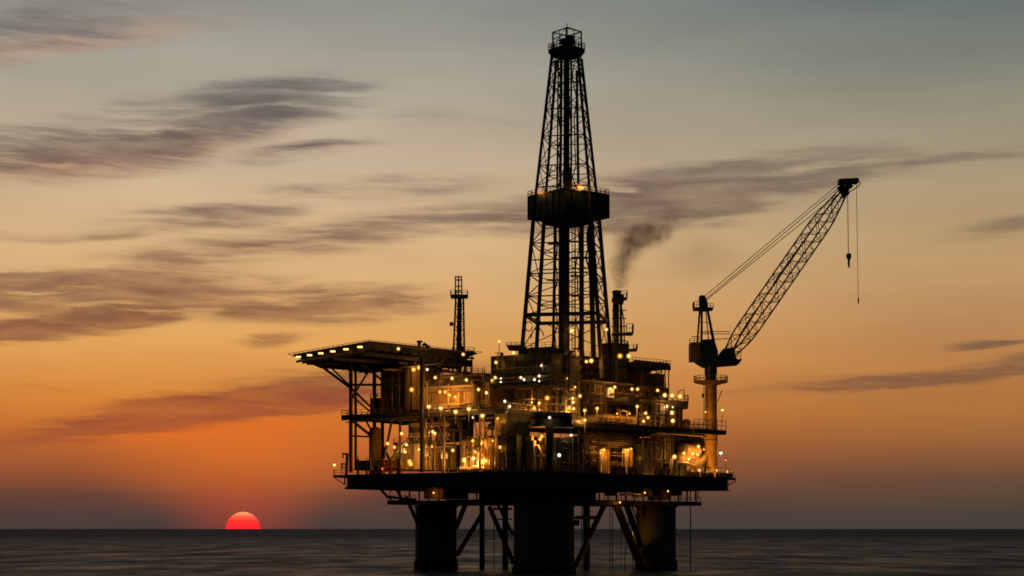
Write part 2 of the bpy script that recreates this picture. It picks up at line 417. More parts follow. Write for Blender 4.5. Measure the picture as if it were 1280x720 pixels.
# ------------------------------------------------------------------ survey: the two front faces of the rig
NX, NY = (665 - 640) * 347 / F, 347.0                  # nearest corner of the rig, 347 m off
DIRS = {'L': (Vector((-.845, .535, 0)).normalized(), Vector((.535, .845, 0)).normalized()),
        'R': (Vector((.714, .70, 0)).normalized(), Vector((-.70, .714, 0)).normalized())}
def face(fc, px, inset=0.0):
    d, n = DIRS[fc]; k = (px - 640) / F
    ox, oy = NX + n.x * inset, NY + n.y * inset
    s = (k * oy - ox) / (d.x - k * d.y)
    return Vector((ox + d.x * s, oy + d.y * s, 0))
def zat(py, Y): return EYE + (HOR - py) * Y / F
def P(px, py, Y): return Vector(((px - 640) * Y / F, Y, zat(py, Y)))
def FP(fc, px, py, inset=0.0):
    q = face(fc, px, inset); return Vector((q.x, q.y, zat(py, q.y)))
ZD = 20.9       # main deck
ZC = 15.3       # cellar deck
def quad(fc, px0, px1, inset, depth):
    a = face(fc, px0, inset); b = face(fc, px1, inset); n = DIRS[fc][1]
    c = b + n * depth; d = a + n * depth
    q = [(a.x, a.y), (b.x, b.y), (c.x, c.y), (d.x, d.y)]
    ar = sum(q[i][0] * q[(i + 1) % 4][1] - q[(i + 1) % 4][0] * q[i][1] for i in range(4))
    return q if ar > 0 else q[::-1]
def jit(a): return random.uniform(-a, a)

# ================================================================== OIL PLATFORM
eL = face('L', 432); eC1 = face('L', 656); eC2 = face('R', 688); eR = face('R', 912)
nL, nR = DIRS['L'][1], DIRS['R'][1]
bR = eR + nR * 24; bL = eL + nL * 34
deckpoly = [(eL.x, eL.y), (eC1.x, eC1.y), (eC2.x, eC2.y), (eR.x, eR.y), (bR.x, bR.y), (8, 436), (-8, 432), (bL.x, bL.y)]
plat = thing('oil_platform', 'huge dark offshore oil platform hull standing on thick round columns in the sea', 'oil platform', (5, 385, 0))
def inset_poly(poly, d):
    cx = sum(p[0] for p in poly) / len(poly); cy = sum(p[1] for p in poly) / len(poly)
    out = []
    for x, y in poly:
        v = Vector((x - cx, y - cy)); L = v.length; v *= (L - d) / L; out.append((cx + v.x, cy + v.y))
    return out
MB().prism(deckpoly, ZD - .25, ZD).build('deck_plate', 'deck', plat)
b = MB(); b.prism(inset_poly(deckpoly, .5), ZD - 2.9, ZD - .25)
b.build('hull_band', 'steel', plat)
# stiffener ribs and flange round the hull band
b = MB()
for i in range(4):
    a = Vector((*deckpoly[(i - 1) % 8], 0)) if i == 0 else Vector((*deckpoly[i - 1], 0)); c = Vector((*deckpoly[i], 0))
    n = max(1, int((c - a).length / 2.5))
    for k in range(n + 1):
        q = a + (c - a) * k / n
        cdir = (Vector((3, 390, 0)) - q); cdir.z = 0; cdir.normalize(); q = q + cdir * .38
        b.beam(q + Vector((0, 0, ZD - 2.9)), q + Vector((0, 0, ZD - .25)), .14)
    b.beam(a + Vector((0, 0, ZD - 2.95)), c + Vector((0, 0, ZD - 2.95)), .6, .16)
b.build('hull_stiffener', 'steel', plat)
# end walkways at the left and right tips
b = MB(); b.prism(quad('L', 416.5, 432, .6, 9), ZD - .45, ZD - .02)
b.beam(FP('L', 431, 606, 1), FP('L', 431, 597, 1), .25); b.beam(FP('L', 418, 597, 1.2), FP('L', 431, 606, 1.2), .16)
b.build('end_walkway', 'deck', plat)
b = MB(); b.prism(quad('R', 912, 920, .6, 10), ZD - .45, ZD - .02)
b.beam(FP('R', 920, 601, 1), FP('R', 897, 613, 2), .2); b.beam(FP('R', 868, 613, 2), FP('R', 897, 613, 2), .3)
b.beam(FP('R', 896, 613, 2), FP('R', 893, 607, 2), .15); b.beam(FP('R', 890, 613, 2), FP('R', 888, 605, 2), .15)
b.build('end_walkway', 'deck', plat)
# perimeter railings
b = MB()
z = Vector((0, 0, ZD))
b.rail([face('L', 417, .8) + z, face('L', 470, .4) + z, face('L', 560, .4) + z, face('L', 655, .4) + z], 1.2, 2.2)
b.rail([face('L', 417, .8) + z, face('L', 417, 9) + z], 1.2, 2.2)
b.build('railing', 'pipe', plat)
b = MB()
b.rail([face('R', 690, .4) + z, face('R', 790, .4) + z, face('R', 919, .8) + z], 1.25, 2.0)
b.rail([face('R', 919, .8) + z, face('R', 919, 9) + z], 1.25, 2.0)
b.build('railing', 'pipe', plat)
# low pipe slung under the left edge
b = MB(); b.tube([FP('L', 432, 610, 1.5), FP('L', 474, 610.5, 1.5), FP('L', 484, 621, 3), FP('L', 520, 625, 4)], .28, 8); b.build('pipe', 'pipe', plat)
b = MB(); b.beam(FP('L', 476, 611, 2), FP('L', 490, 626, 2), .22); b.beam(FP('L', 494, 609, 2), FP('L', 503, 625, 2), .4); b.beam(FP('L', 490, 610, 2), FP('L', 486, 621, 2), .12); b.build('brace', 'steel', plat)
# cellar deck under the hull
b = MB(); b.prism(quad('L', 484, 655, 3.5, 26), ZC - .8, ZC); b.build('cellar_deck', 'deck', plat)
b = MB(); b.prism(quad('R', 712, 877, 3.0, 26), ZC - .8, ZC + .02); b.build('cellar_deck', 'deck', plat)
b = MB(); b.rail([face('L', 485, 3.7) + Vector((0, 0, ZC)), face('L', 520, 3.7) + Vector((0, 0, ZC))], 1.1, 1.6); b.build('railing', 'dpipe', plat)
b = MB(); b.rail([face('L', 558, 3.7) + Vector((0, 0, ZC)), face('L', 606, 3.7) + Vector((0, 0, ZC))], 1.1, 1.3); b.build('railing', 'dpipe', plat)
b = MB(); b.rail([face('R', 742, 3.2) + Vector((0, 0, ZC)), face('R', 790, 3.2) + Vector((0, 0, ZC)), face('R', 876, 3.2) + Vector((0, 0, ZC))], 1.1, 1.8); b.build('railing', 'dpipe', plat)
for fc, xs in (('L', range(500, 650, 12)), ('R', range(716, 876, 11))):
    for px in xs:
        q = face(fc, px, 4.2); MB().beam(q + Vector((0, 0, ZC)), q + Vector((0, 0, ZD - 2.9)), .25).build('hanger', 'steel', plat)
# closed drilling sub-base under the middle of the hull
b = MB(); b.prism(quad('L', 606, 656, 4.6, 22), ZC - .85, ZD - 2.9); b.prism(quad('R', 690, 745, 4.8, 22), ZC - .9, ZD - 2.9)
b.build('sub_base', 'steel', plat)
b = MB(); b.prism(quad('L', 530, 556, 5, 9), ZC + .4, ZD - 3); b.build('equipment_box', 'tan', plat)
b = MB(); b.prism(quad('R', 831, 839, 4.5, 5), ZC + .4, ZD - 3); b.build('equipment_box', 'tan', plat)
for px, py, rr in ((805, 616.5, .9), (812, 616.5, .7), (770, 617, .5), (850, 617, .5)):
    q = FP('R', px, py, 4); n = nR
    MB().hcyl(q - n * .1, q + n * 3, rr, 14).build('pipe_flange', 'dpipe', plat)
b = MB(); b.tube([FP('R', 775, 618, 3.6), FP('R', 801, 618, 3.6)], .22, 8); b.build('pipe', 'pipe', plat)
b = MB(); b.tube([FP('R', 775, 609, 3.6), FP('R', 810, 609, 3.6)], .2, 8); b.build('pipe', 'pipe', plat)
for k, px in enumerate((848, 853, 858, 864, 869, 873)):
    b = MB(); b.beam(FP('R', px, 606, 3.2), FP('R', px + jit(2), 625, 3.2), .16); b.build('hanger', 'dpipe', plat)
# legs
def leg(px, Y, r, n=32):
    x = (px - 640) * Y / F
    prof = [(r, -12), (r, 3.2), (r + .12, 3.2), (r + .12, 3.6), (r, 3.6), (r, 8), (r + .1, 8), (r + .1, 8.3), (r, 8.3), (r, ZC - 1.2), (r + .35, ZC - 1.2), (r + .35, ZC - .8)]
    o = MB().lathe((x, Y), prof, n, False).build('leg', 'concrete', plat)
    rg = random.Random(int(px)); vs = []; N_ = 40
    prof = [(-1.5, .05), (.0, .28), (.9, .30), (1.7, .2), (2.3, .06)]
    b = MB()
    for z_, e_ in prof:
        for k in range(N_): a = 2 * math.pi * k / N_; rr = r + e_ + rg.uniform(0, .16); vs.append((x + rr * math.cos(a), Y + rr * math.sin(a), z_ + rg.uniform(-.25, .25)))
    b.add(vs, [(i * N_ + k, i * N_ + (k + 1) % N_, (i + 1) * N_ + (k + 1) % N_, (i + 1) * N_ + k) for i in range(4) for k in range(N_)])
    g_ = b.build('marine_growth', 'growth', plat)
    return (x, Y)
leg(545, 386, 4.65); leg(680, 352, 6.2); leg(820, 389, 4.5); leg(692, 424, 4.6)
b = MB()
for px in (673, 685, 692):
    b.tube([P(px, 632, 345.4), P(px, 724, 345.4)], .16, 6)
b.build('riser', 'dpipe', plat)
def br(px0, py0, Y0, px1, py1, Y1, w, name='brace', mat='steel'):
    MB().tube([P(px0, py0, Y0), P(px1, py1, Y1)], w, 10).build(name, mat, plat)
br(508, 622, 374, 521, 652, 383, .42); br(582, 630, 384, 570, 660, 385, .55)
br(604, 640, 392, 571, 694, 389, .55); br(612, 634, 392, 642, 704, 386, .55); br(622, 630, 393, 641, 668, 388, .35)
br(601, 655, 392, 603, 630, 392, .2)
br(755, 632, 388, 720, 706, 362, .62); br(769, 628, 372, 800, 706, 384, .85, mat='rust'); br(783, 630, 372, 800, 682, 384, .7)
br(720, 647, 380, 745, 647, 388, .42); br(790, 632, 378, 797, 655, 384, .2)
for px, w, Y in ((602.5, .62, 392), (631.5, .7, 393), (733, .85, 392), (617.5, .1, 390), (727, .09, 390), (762.5, .1, 390), (765.5, .09, 390), (863, .12, 391), (776, .07, 390)):
    b = MB(); b.tube([P(px, 628, Y), (P(px, 628, Y).x, Y, -6)], w, 10); b.build('conductor_pipe', 'dpipe', plat)
for px, s_ in ((784, 3), (788, -3)):
    q = P(px, 634, 382); b = MB(); b.tube([q, P(px + s_, 655, 382), P(px - s_ * .4, 680, 382), P(px - s_, 700, 382), (P(px - s_, 700, 382).x, 382, -2)], .1, 6); b.build('hose', 'cable', plat)
b = MB(); b.prism([(P(717, 0, 380).x, 379), (P(724, 0, 380).x, 379), (P(724, 0, 380).x, 381), (P(717, 0, 380).x, 381)], zat(657, 380), zat(650, 380)); b.build('junction_box', 'steel', plat)
b = MB(); b.beam(P(617, 636, 392), P(640, 636, 392), .5); b.beam(P(622, 649, 392), P(640, 649, 392), .3); b.build('brace', 'steel', plat)

# ================================================================== generic block builder
def block(name, label, cat, fc, px0, px1, inset, depth, py_t, py_b, mat, group=None, doors=(), windows=(), pipes=0, rail=True, trim='steel', hpipes=0, lit=()):
    """a deckhouse module: clad walls, roof slab, base skid, doors, windows, pipes, roof railing"""
    pm = (px0 + px1) / 2
    Yf = face(fc, pm, inset).y; zt = zat(py_t, Yf); zb = zat(py_b, Yf)
    q = quad(fc, px0, px1, inset, depth); c = sum((Vector((*p, 0)) for p in q), Vector()) / 4
    th = thing(name, label, cat, (c.x, c.y, zb), group)
    d, n = DIRS[fc]
    wb = MB(); wb.prism(q, zb + .12, zt - .18)
    ins = inset
    q2 = quad(fc, px0 - .6, px1 + .6, inset - .25, depth + .5)
    MB().prism(q2, zt - .18, zt + .12).build('roof', trim, th)
    MB().prism(quad(fc, px0 - .3, px1 + .3, inset - .12, depth + .25), zb, zb + .12).build('base_skid', trim, th)
    # wall ribs
    L = (face(fc, px1, inset) - face(fc, px0, inset)).length; k = max(2, int(L / 1.9))
    for i in range(k + 1):
        p = face(fc, px0, inset - .08) .lerp(face(fc, px1, inset - .08), i / k)
        wb.beam(p + Vector((0, 0, zb + .12)), p + Vector((0, 0, zt - .18)), .10, .12)
    wb.build('wall', mat, th)
    def panel(nm, m, x0, x1, y0, y1, proud, dp=.1):
        MB().prism(quad(fc, x0, x1, inset - proud, dp), zat(y1, face(fc, (x0 + x1) / 2, inset).y), zat(y0, face(fc, (x0 + x1) / 2, inset).y)).build(nm, m, th)
    for (x0, x1, y0, y1, m) in doors:
        MB().prism(quad(fc, x0 - .4, x1 + .4, inset - .16, .14), zat(y1, Yf), zat(y0 - .6, Yf)).build('door_frame', 'pipe', th)
        fr = MB().prism(quad(fc, x0, x1, inset - .24, .07), zat(y1, Yf) + .05, zat(y0, Yf)).build('door', m, th)
        p = face(fc, x1 - .6, inset - .32); MB().beam(p + Vector((0, 0, zat(y1, Yf) + 1.0)), p + Vector((0, 0, zat(y1, Yf) + 1.3)), .08).build('handle', 'pipe', fr)
    for (x0, x1, y0, y1, m) in windows:
        w = MB(); 
        za, zb_ = zat(y1, Yf), zat(y0, Yf)
        A = face(fc, x0, inset - .14); B = face(fc, x1, inset - .14)
        for u, v in ((Vector((A.x, A.y, za)), Vector((B.x, B.y, za))), (Vector((A.x, A.y, zb_)), Vector((B.x, B.y, zb_))), (Vector((A.x, A.y, za)), Vector((A.x, A.y, zb_))), (Vector((B.x, B.y, za)), Vector((B.x, B.y, zb_)))):
            w.beam(u, v, .12)
        fo = w.build('window', 'pipe', th)
        MB().prism(quad(fc, x0, x1, inset - .10, .05), za, zb_).build('pane', m, fo)
    for i in range(int(pipes * 1.7)):
        px = px0 + 1 + (px1 - px0 - 2) * random.random(); r = random.choice((.07, .1, .14, .2))
        p = face(fc, px, inset - .45 - random.random() * .5); zz0 = zb + random.random() * .3; zz1 = zt + (random.random() * 1.2 if random.random() < .5 else -random.random() * (zt - zb) * .5)
        pts = [p + Vector((0, 0, zz0)), p + Vector((0, 0, zz1))]
        if random.random() < .6:
            s_ = random.choice((-1, 1)); q = face(fc, px + s_ * random.uniform(2, 7), inset - .6); pts += [q + Vector((0, 0, zz1 + .05))]
        MB().tube(pts, r, 7).build('pipe', random.choice(('pipe', 'pipe', 'dpipe', 'rust')), th)
    for i in range(int(hpipes * 1.5)):
        zz = zb + (zt - zb) * random.uniform(.15, .95); i0 = inset - .5 - .5 * random.random()
        a = face(fc, px0 + random.uniform(0, 5), i0); c2 = face(fc, px1 - random.uniform(0, 5), i0)
        MB().tube([a + Vector((0, 0, zz)), c2 + Vector((0, 0, zz + jit(.15)))], random.choice((.07, .1, .15)), 7).build('pipe', random.choice(('pipe', 'dpipe')), th)
    if rail:
        Z = Vector((0, 0, zt + .12))
        MB().rail([face(fc, px0 + .5, inset + depth * .6) + Z, face(fc, px0, inset) + Z, face(fc, px1, inset) + Z, face(fc, px1 - .5, inset + depth * .6) + Z], 1.1, 1.8, .04).build('railing', 'dpipe', th)
    return th

def deckthing(name, label, cat, fc, px0, px1, inset, depth, z, thick=.5, posts=(), zlow=ZD, group=None, railing=True, braces=(), girder=True, mat='deck', step=1.8, pr=.22):
    """an elevated steel deck: plate, edge girders, posts, handrail"""
    q = quad(fc, px0, px1, inset, depth); c = sum((Vector((*p, 0)) for p in q), Vector()) / 4
    th = thing(name, label, cat, (c.x, c.y, z), group)
    MB().prism(q, z - .12, z).build('deck_plate', mat, th)
    b = MB(); n = DIRS[fc][1]
    if girder:
        A, B = face(fc, px0, inset + .2), face(fc, px1, inset + .2); k = max(2, int((B - A).length / 3))
        for w in (0, depth - .5):
            b.beam(A + n * w + Vector((0, 0, z - .12 - thick / 2)), B + n * w + Vector((0, 0, z - .12 - thick / 2)), .25, thick)
        for i in range(k + 1):
            p = A.lerp(B, i / k); b.beam(p + Vector((0, 0, z - .12 - thick * .4)), p + n * (depth - .5) + Vector((0, 0, z - .12 - thick * .4)), .18, thick * .8)
        b.build('girder', 'steel', th)
    for px in posts:
        for w in (.4, depth - .6):
            p = face(fc, px, inset) + n * w
            MB().tube([p + Vector((0, 0, zlow)), p + Vector((0, 0, z - .12))], pr, 8).build('post', 'steel', th)
    for (xa, xb) in braces:
        p = face(fc, xa, inset + .4); q2 = face(fc, xb, inset + .4)
        MB().tube([p + Vector((0, 0, zlow)), q2 + Vector((0, 0, z - .2))], pr * .7, 8).build('brace', 'steel', th)
    if railing:
        Z = Vector((0, 0, z))
        MB().rail([face(fc, px0, inset + depth) + Z if False else face(fc, px0, inset + .1) + n * (depth - .3) + Z, face(fc, px0, inset + .1) + Z, face(fc, px1, inset + .1) + Z, face(fc, px1, inset + .1) + n * (depth - .3) + Z], 1.15, step).build('railing', 'pipe', th)
    return th

# ================================================================== HELIDECK
ZH = 9.3 + 235 * 352 / F
def HP(px, py_unused, Y): return ((px - 640) * Y / F, Y)
hpoly = [HP(367, 0, 379), HP(462, 0, 352), HP(596, 0, 375), HP(560, 0, 398), HP(450, 0, 406), HP(392, 0, 398)]
heli = thing('helideck', 'broad flat helicopter deck jutting out on braces at the rig left end', 'helideck', ((430 - 640) * 375 / F, 375, ZD))
MB().prism(hpoly, ZH - .35, ZH).build('deck_plate', 'steel', heli)
MB().prism(inset_poly(hpoly, 2.4), ZH - 1.5, ZH - .35).build('under_frame', 'steel', heli)
b = MB()
for i in range(13):
    t = i / 12; a = Vector((*hpoly[1], 0)).lerp(Vector((*hpoly[2], 0)), t); c = Vector((*hpoly[0], 0)).lerp(Vector((*hpoly[4], 0)), t)
    b.beam(a.lerp(c, .04) + Vector((0, 0, ZH - 1.75)), a.lerp(c, .96) + Vector((0, 0, ZH - 1.75)), .22, .5)
b.build('girder', 'steel', heli)
for k, t in enumerate((.12, .5, .86)):
    a = Vector((*hpoly[1], 0)).lerp(Vector((*hpoly[0], 0)), t); c = Vector((*hpoly[2], 0)).lerp(Vector((*hpoly[3], 0)), t)
    MB().beam(a.lerp(c, .02) + Vector((0, 0, ZH - 2.3)), a.lerp(c, .98) + Vector((0, 0, ZH - 2.3)), .4, .7).build('main_beam', 'steel', heli)
# perimeter safety net frame
b = MB(); op = inset_poly(hpoly, -1.3)
for i in range(6):
    a, c = Vector((*hpoly[i], ZH - .3)), Vector((*hpoly[(i + 1) % 6], ZH - .3)); a2, c2 = Vector((*op[i], ZH + .05)), Vector((*op[(i + 1) % 6], ZH + .05))
    b.beam(a2, c2, .09)
    n = int((c - a).length / 2)
    for k in range(n + 1): b.beam(a.lerp(c, k / n), a2.lerp(c2, k / n), .07)
b.build('safety_net_frame', 'dpipe', heli)
b = MB()
for s_ in (0.0,):
    c0 = Vector(((470 - 640) * 378 / F, 378, ZH + .004)); b.lathe((c0.x, c0.y), [(7.0, ZH + .004), (7.0, ZH + .012)], 32)
b.build('landing_circle', 'cream', heli)
# long truss girders towards the right end (under the deck, over the modules)
for dz, x0, x1, Y in ((-.9, 505, 592, 372), (-2.6, 500, 590, 372), (-4.0, 480, 588, 373)):
    b = MB(); b.beam(Vector(((x0 - 640) * Y / F, Y - 4, ZH + dz - .3)), Vector(((x1 - 640) * Y / F, Y + 4, ZH + dz - .3)), .3, .42); b.build('truss_chord', 'dpipe', heli)
b = MB()
for i in range(12):
    x0 = 505 + i * 7; x1 = x0 + 7; Y = 372
    p = Vector(((x0 - 640) * Y / F, Y - 4 + 8 * (i / 12), ZH - (1.0 if i % 2 else 4.0))); q = Vector(((x1 - 640) * Y / F, Y - 4 + 8 * ((i + 1) / 12), ZH - (4.0 if i % 2 else 1.0))); b.beam(p, q, .16)
b.build('truss_web', 'steel', heli)
def hb(x0, y0, Y0, x1, y1, Y1, r, nm='brace'):
    MB().tube([P(x0, y0, Y0), P(x1, y1, Y1)], r, 8).build(nm, 'steel', heli)
# posts to the main deck
hb(438.5, 455, 373, 438.5, 590, 373, .42, 'post'); hb(444.5, 456, 380, 444.5, 588, 380, .3, 'post')
hb(468, 450, 383, 468, 588, 383, .42, 'post'); hb(483, 450, 383, 483, 520, 383, .3, 'post')
hb(527.5, 447, 362, 527.5, 590, 362, .5, 'post'); hb(478, 452, 392, 478, 586, 392, .4, 'post')
# raking struts
hb(390, 449, 375, 437, 484, 373, .3); hb(406, 452, 388, 437, 482, 373, .2)
hb(438, 484, 373, 475, 520, 373, .24); hb(462, 462, 370, 441, 495, 373, .22); hb(452, 455, 372, 486, 482, 376, .28)
hb(438, 481, 373, 500, 481, 376, .26, 'cross_beam'); hb(441, 496, 374, 462, 514, 376, .2); hb(486, 482, 376, 500, 512, 378, .25)
hb(438, 524, 373, 478, 556, 380, .35); hb(455, 522, 376, 470, 548, 380, .22); hb(441, 545, 373, 466, 546, 383, .2, 'cross_beam')
hb(468, 545, 383, 486, 572, 384, .3); hb(492, 514, 372, 480, 575, 372, .28); hb(478, 556, 380, 492, 586, 372, .3)
hb(506, 552, 370, 488, 575, 370, .26); hb(572, 520, 368, 577, 560, 368, .35, 'post'); hb(577, 560, 368, 575, 590, 368, .35, 'post')
hb(548, 459, 366, 555, 447, 366, .3); hb(500, 459, 366, 548, 454, 366, .25)
b = MB(); b.hcyl(P(523, 428, 366), P(526, 428, 366), .25); b.beam(P(524, 434, 366), P(524, 427, 366), .5); b.beam(P(521, 427, 366), P(528, 427, 366), .5, .4); b.build('foam_monitor', 'steel', heli)
b = MB(); b.tube([P(528, 432, 366), P(531, 430, 366), P(534, 433, 366), P(537, 434, 366)], .35, 8); b.build('hose_reel', 'steel', heli)

# ---- the walkway hanging under the helideck
mez = deckthing('mezzanine_deck', 'long steel walkway deck at mid height under the helideck posts', 'deck', 'L', 427, 634, .8, 22, 33.9, .9, posts=(), group=None)
b = MB()
for dz in (.35, .9, 1.5): b.tube([face('L', 432, .3) + Vector((0, 0, 33.9 - dz)), face('L', 530, .3) + Vector((0, 0, 33.9 - dz))], .11, 7)
b.build('pipe_bundle', 'dpipe', mez)
for px in (500, 555, 600, 620):
    p = face('L', px, 3); MB().tube([p + Vector((0, 0, ZD)), p + Vector((0, 0, 33))], .28, 8).build('post', 'pipe' if px > 550 else 'steel', mez)
for (x0, x1) in ((548, 556), (592, 600), (604, 612), (540, 528)):
    a = face('L', x0, 3) ; c = face('L', x1, 3); MB().tube([a + Vector((0, 0, 33)), c + Vector((0, 0, 24.5))], .2, 7).build('brace', 'pipe', mez)

# ================================================================== LEFT SIDE MODULES
W = 'litwin'
block('equipment_module', 'dark machinery block behind the helideck posts, above the walkway', 'module', 'L', 478, 508, 7, 10, 462, 518, 'dgrey', pipes=10, hpipes=6, windows=((483, 488, 492, 498, 'glass'),))
block('generator_room', 'low dark block on the walkway left of the pipe risers', 'module', 'L', 463, 480, 5, 8, 499, 519, 'dgrey', pipes=3, hpipes=3)
block('riser_house', 'tall narrow tan block behind a bank of vertical pipes under the helideck', 'module', 'L', 506, 524, 5, 8, 457, 513, 'tan', pipes=9)
block('accommodation_block', 'wide tan deckhouse with orange lit wall facing the sea, mid left', 'module', 'L', 530, 592, 6, 12, 481, 511, 'cream', doors=((574, 578, 489, 509, 'tan'),), windows=((545, 570, 489, 503, 'tan'),), pipes=5, hpipes=4)
block('roof_machinery', 'dark roof plant on top of the wide tan deckhouse', 'module', 'L', 545, 606, 9, 10, 469, 481, 'dgrey', pipes=9, hpipes=5)
block('storage_module', 'smaller brown block right of the wide tan deckhouse', 'module', 'L', 593, 612, 8, 9, 482, 510, 'tan', pipes=8, hpipes=4)
block('workshop', 'low cream workshop lit orange on the main deck beside the black post', 'workshop', 'L', 492, 527, 9, 10, 554, 587.5, 'cream', doors=((511, 515, 568, 587, 'rust'), (500, 504, 570, 587, 'tan')), windows=((497, 509, 560, 566, 'litwin'),), pipes=3)
block('process_house', 'cream house with a flat overhanging roof between the black post and the bent post', 'module', 'L', 529, 570, 9, 10, 557, 588, 'tan', doors=((543, 547, 563, 588, 'cream'),), windows=((531, 538, 565, 576, 'glass'), (551, 560, 566, 574, 'litwin')), pipes=6, hpipes=3)
block('cooling_unit', 'dark louvred block above the cream deck house, under the walkway', 'module', 'L', 511, 563, 8, 9, 526, 551, 'dgrey', pipes=8, hpipes=7)
block('engine_room', 'bright orange lit engine room crowded with machines, right of the bent post', 'module', 'L', 576, 606, 7, 8, 549, 588, 'cream', windows=((580, 587, 556, 564, 'glass'), (592, 596, 556, 563, 'glass')), pipes=8, hpipes=6)
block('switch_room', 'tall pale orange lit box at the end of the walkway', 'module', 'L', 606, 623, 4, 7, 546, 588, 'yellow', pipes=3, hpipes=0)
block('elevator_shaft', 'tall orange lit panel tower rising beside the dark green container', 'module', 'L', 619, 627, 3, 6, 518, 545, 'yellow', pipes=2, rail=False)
block('shipping_container', 'tall dark green container block standing at the deck edge left of the cabin', 'container', 'L', 627, 646, 1.5, 8, 545, 588, 'green', pipes=3, hpipes=2)
block('upper_container', 'dark green box above the container block beside the walkway end', 'container', 'L', 626, 640, 2.5, 7, 516, 544, 'green', pipes=2, rail=False)
# machines in front of the engine room
for i, (px, py, r) in enumerate(((580, 582, 1.0), (587, 580, .8), (596, 582, 1.1), (603, 583, .9))):
    q = FP('L', px, 587.5, 4.2); th = thing('pump', ['squat round pump at the left of four by the engine room', 'second squat pump from the left by the engine room', 'third squat pump from the left by the engine room', 'right-hand squat pump of four by the engine room'][i], 'pump', (q.x, q.y, ZD), 'pumps in front of the engine room')
    MB().prism([(q.x - r, q.y - .8), (q.x + r, q.y - .8), (q.x + r, q.y + .8), (q.x - r, q.y + .8)], ZD, ZD + .3).build('base', 'steel', th)
    MB().hcyl((q.x - r * .9, q.y, ZD + .3 + r * .6), (q.x + r * .7, q.y, ZD + .3 + r * .6), r * .6, 14).build('motor', 'cream', th)
    MB().tube([(q.x + r * .3, q.y, ZD + r), (q.x + r * .3, q.y, ZD + 2.4 + r), (q.x + r * 1.4, q.y, ZD + 2.6 + r)], .14, 8).build('pipe', 'pipe', th)
# red valve skid and tall thing at the deck edge left
q = FP('L', 488, 588, 2.2)
th = thing('valve_manifold', 'dark red valve tree with handwheels on the deck edge below the raking braces', 'valve manifold', (q.x, q.y, ZD))
for dx in (-1.6, 0, 1.6):
    MB().tube([(q.x + dx, q.y, ZD), (q.x + dx, q.y, ZD + 3.4)], .38, 10).build('pipe', 'red', th)
MB().tube([(q.x - 2.4, q.y, ZD + 1.4), (q.x + 2.4, q.y, ZD + 1.4)], .3, 10).build('header', 'red', th)
for dx in (-1.6, 0, 1.6):
    b = MB(); 
    for k in range(12): b.beam((q.x + dx + .6 * math.cos(k * .5236), q.y - .5, ZD + 2.4 + .6 * math.sin(k * .5236)), (q.x + dx + .6 * math.cos((k + 1) * .5236), q.y - .5, ZD + 2.4 + .6 * math.sin((k + 1) * .5236)), .09)
    b.beam((q.x + dx - .6, q.y - .5, ZD + 2.4), (q.x + dx + .6, q.y - .5, ZD + 2.4), .07); b.beam((q.x + dx, q.y - .5, ZD + 2.4), (q.x + dx, q.y, ZD + 2.4), .09)
    b.build('handwheel', 'red', th)
q = FP('L', 430, 590, 1.5)
th = thing('boat_davit', 'small black stepped davit frame at the far left deck tip', 'davit', (q.x, q.y, ZD))
MB().beam((q.x + .5, q.y, ZD), FP('L', 434, 567, 1.5), .45).build('post', 'steel', th)
b = MB(); b.beam(FP('L', 428.5, 567.5, 1.5), FP('L', 434.5, 567.5, 1.5), .4); b.beam(FP('L', 428.7, 567, 1.5), FP('L', 428.7, 573, 1.5), .2); b.build('arm', 'steel', th)
b = MB(); b.beam(FP('L', 427, 580, 1.5), FP('L', 434, 580, 1.5), .35); b.beam(FP('L', 426.5, 584, 1.5), FP('L', 434, 584, 1.5), .3); b.beam(FP('L', 427, 579, 1.5), FP('L', 427, 588, 1.5), .25); b.build('frame', 'steel', th)
# low equipment silhouettes on the deck edge (447..468)
for i, (x0, x1, yt, lab) in enumerate(((446, 449, 571, 'thin dark vertical drum on the left deck edge, furthest left of three'), (457, 459.5, 574, 'thin dark drum in the middle of three on the left deck edge'), (461, 464, 566, 'slim dark bottle shaped drum, tallest of three on the left deck edge'))):
    q = FP('L', (x0 + x1) / 2, 588, 3); r = (x1 - x0) / 2 * q.y / F; zt = zat(yt, q.y)
    th = thing('gas_bottle', lab, 'gas bottle', (q.x, q.y, ZD), 'gas bottles on the left deck edge')
    MB().lathe((q.x, q.y), [(r, ZD), (r, zt - .8), (r * .4, zt - .3), (r * .35, zt)], 14).build('cylinder', 'steel', th)
    MB().beam((q.x, q.y, zt), (q.x, q.y, zt + .35), .12).build('valve', 'steel', th)
block('tool_store', 'low dark store with slatted front behind the left deck railing', 'module', 'L', 449, 484, 5, 6, 576, 588, 'dgrey', pipes=5, hpipes=3, rail=False)
q = FP('L', 469, 590, 7)
th = thing('storage_tank', 'orange-brown upright tank among the braces left of the valve tree', 'tank', (q.x, q.y, ZD))
MB().lathe((q.x, q.y), [(1.35, ZD), (1.35, ZD + 9.8), (1.0, ZD + 10.5), (.2, ZD + 10.8)], 20).build('shell', 'tan', th)
for k in range(5): MB().lathe((q.x, q.y), [(1.4, ZD + 1.5 + 2 * k), (1.4, ZD + 1.65 + 2 * k)], 20, False).build('hoop', 'rust', th)

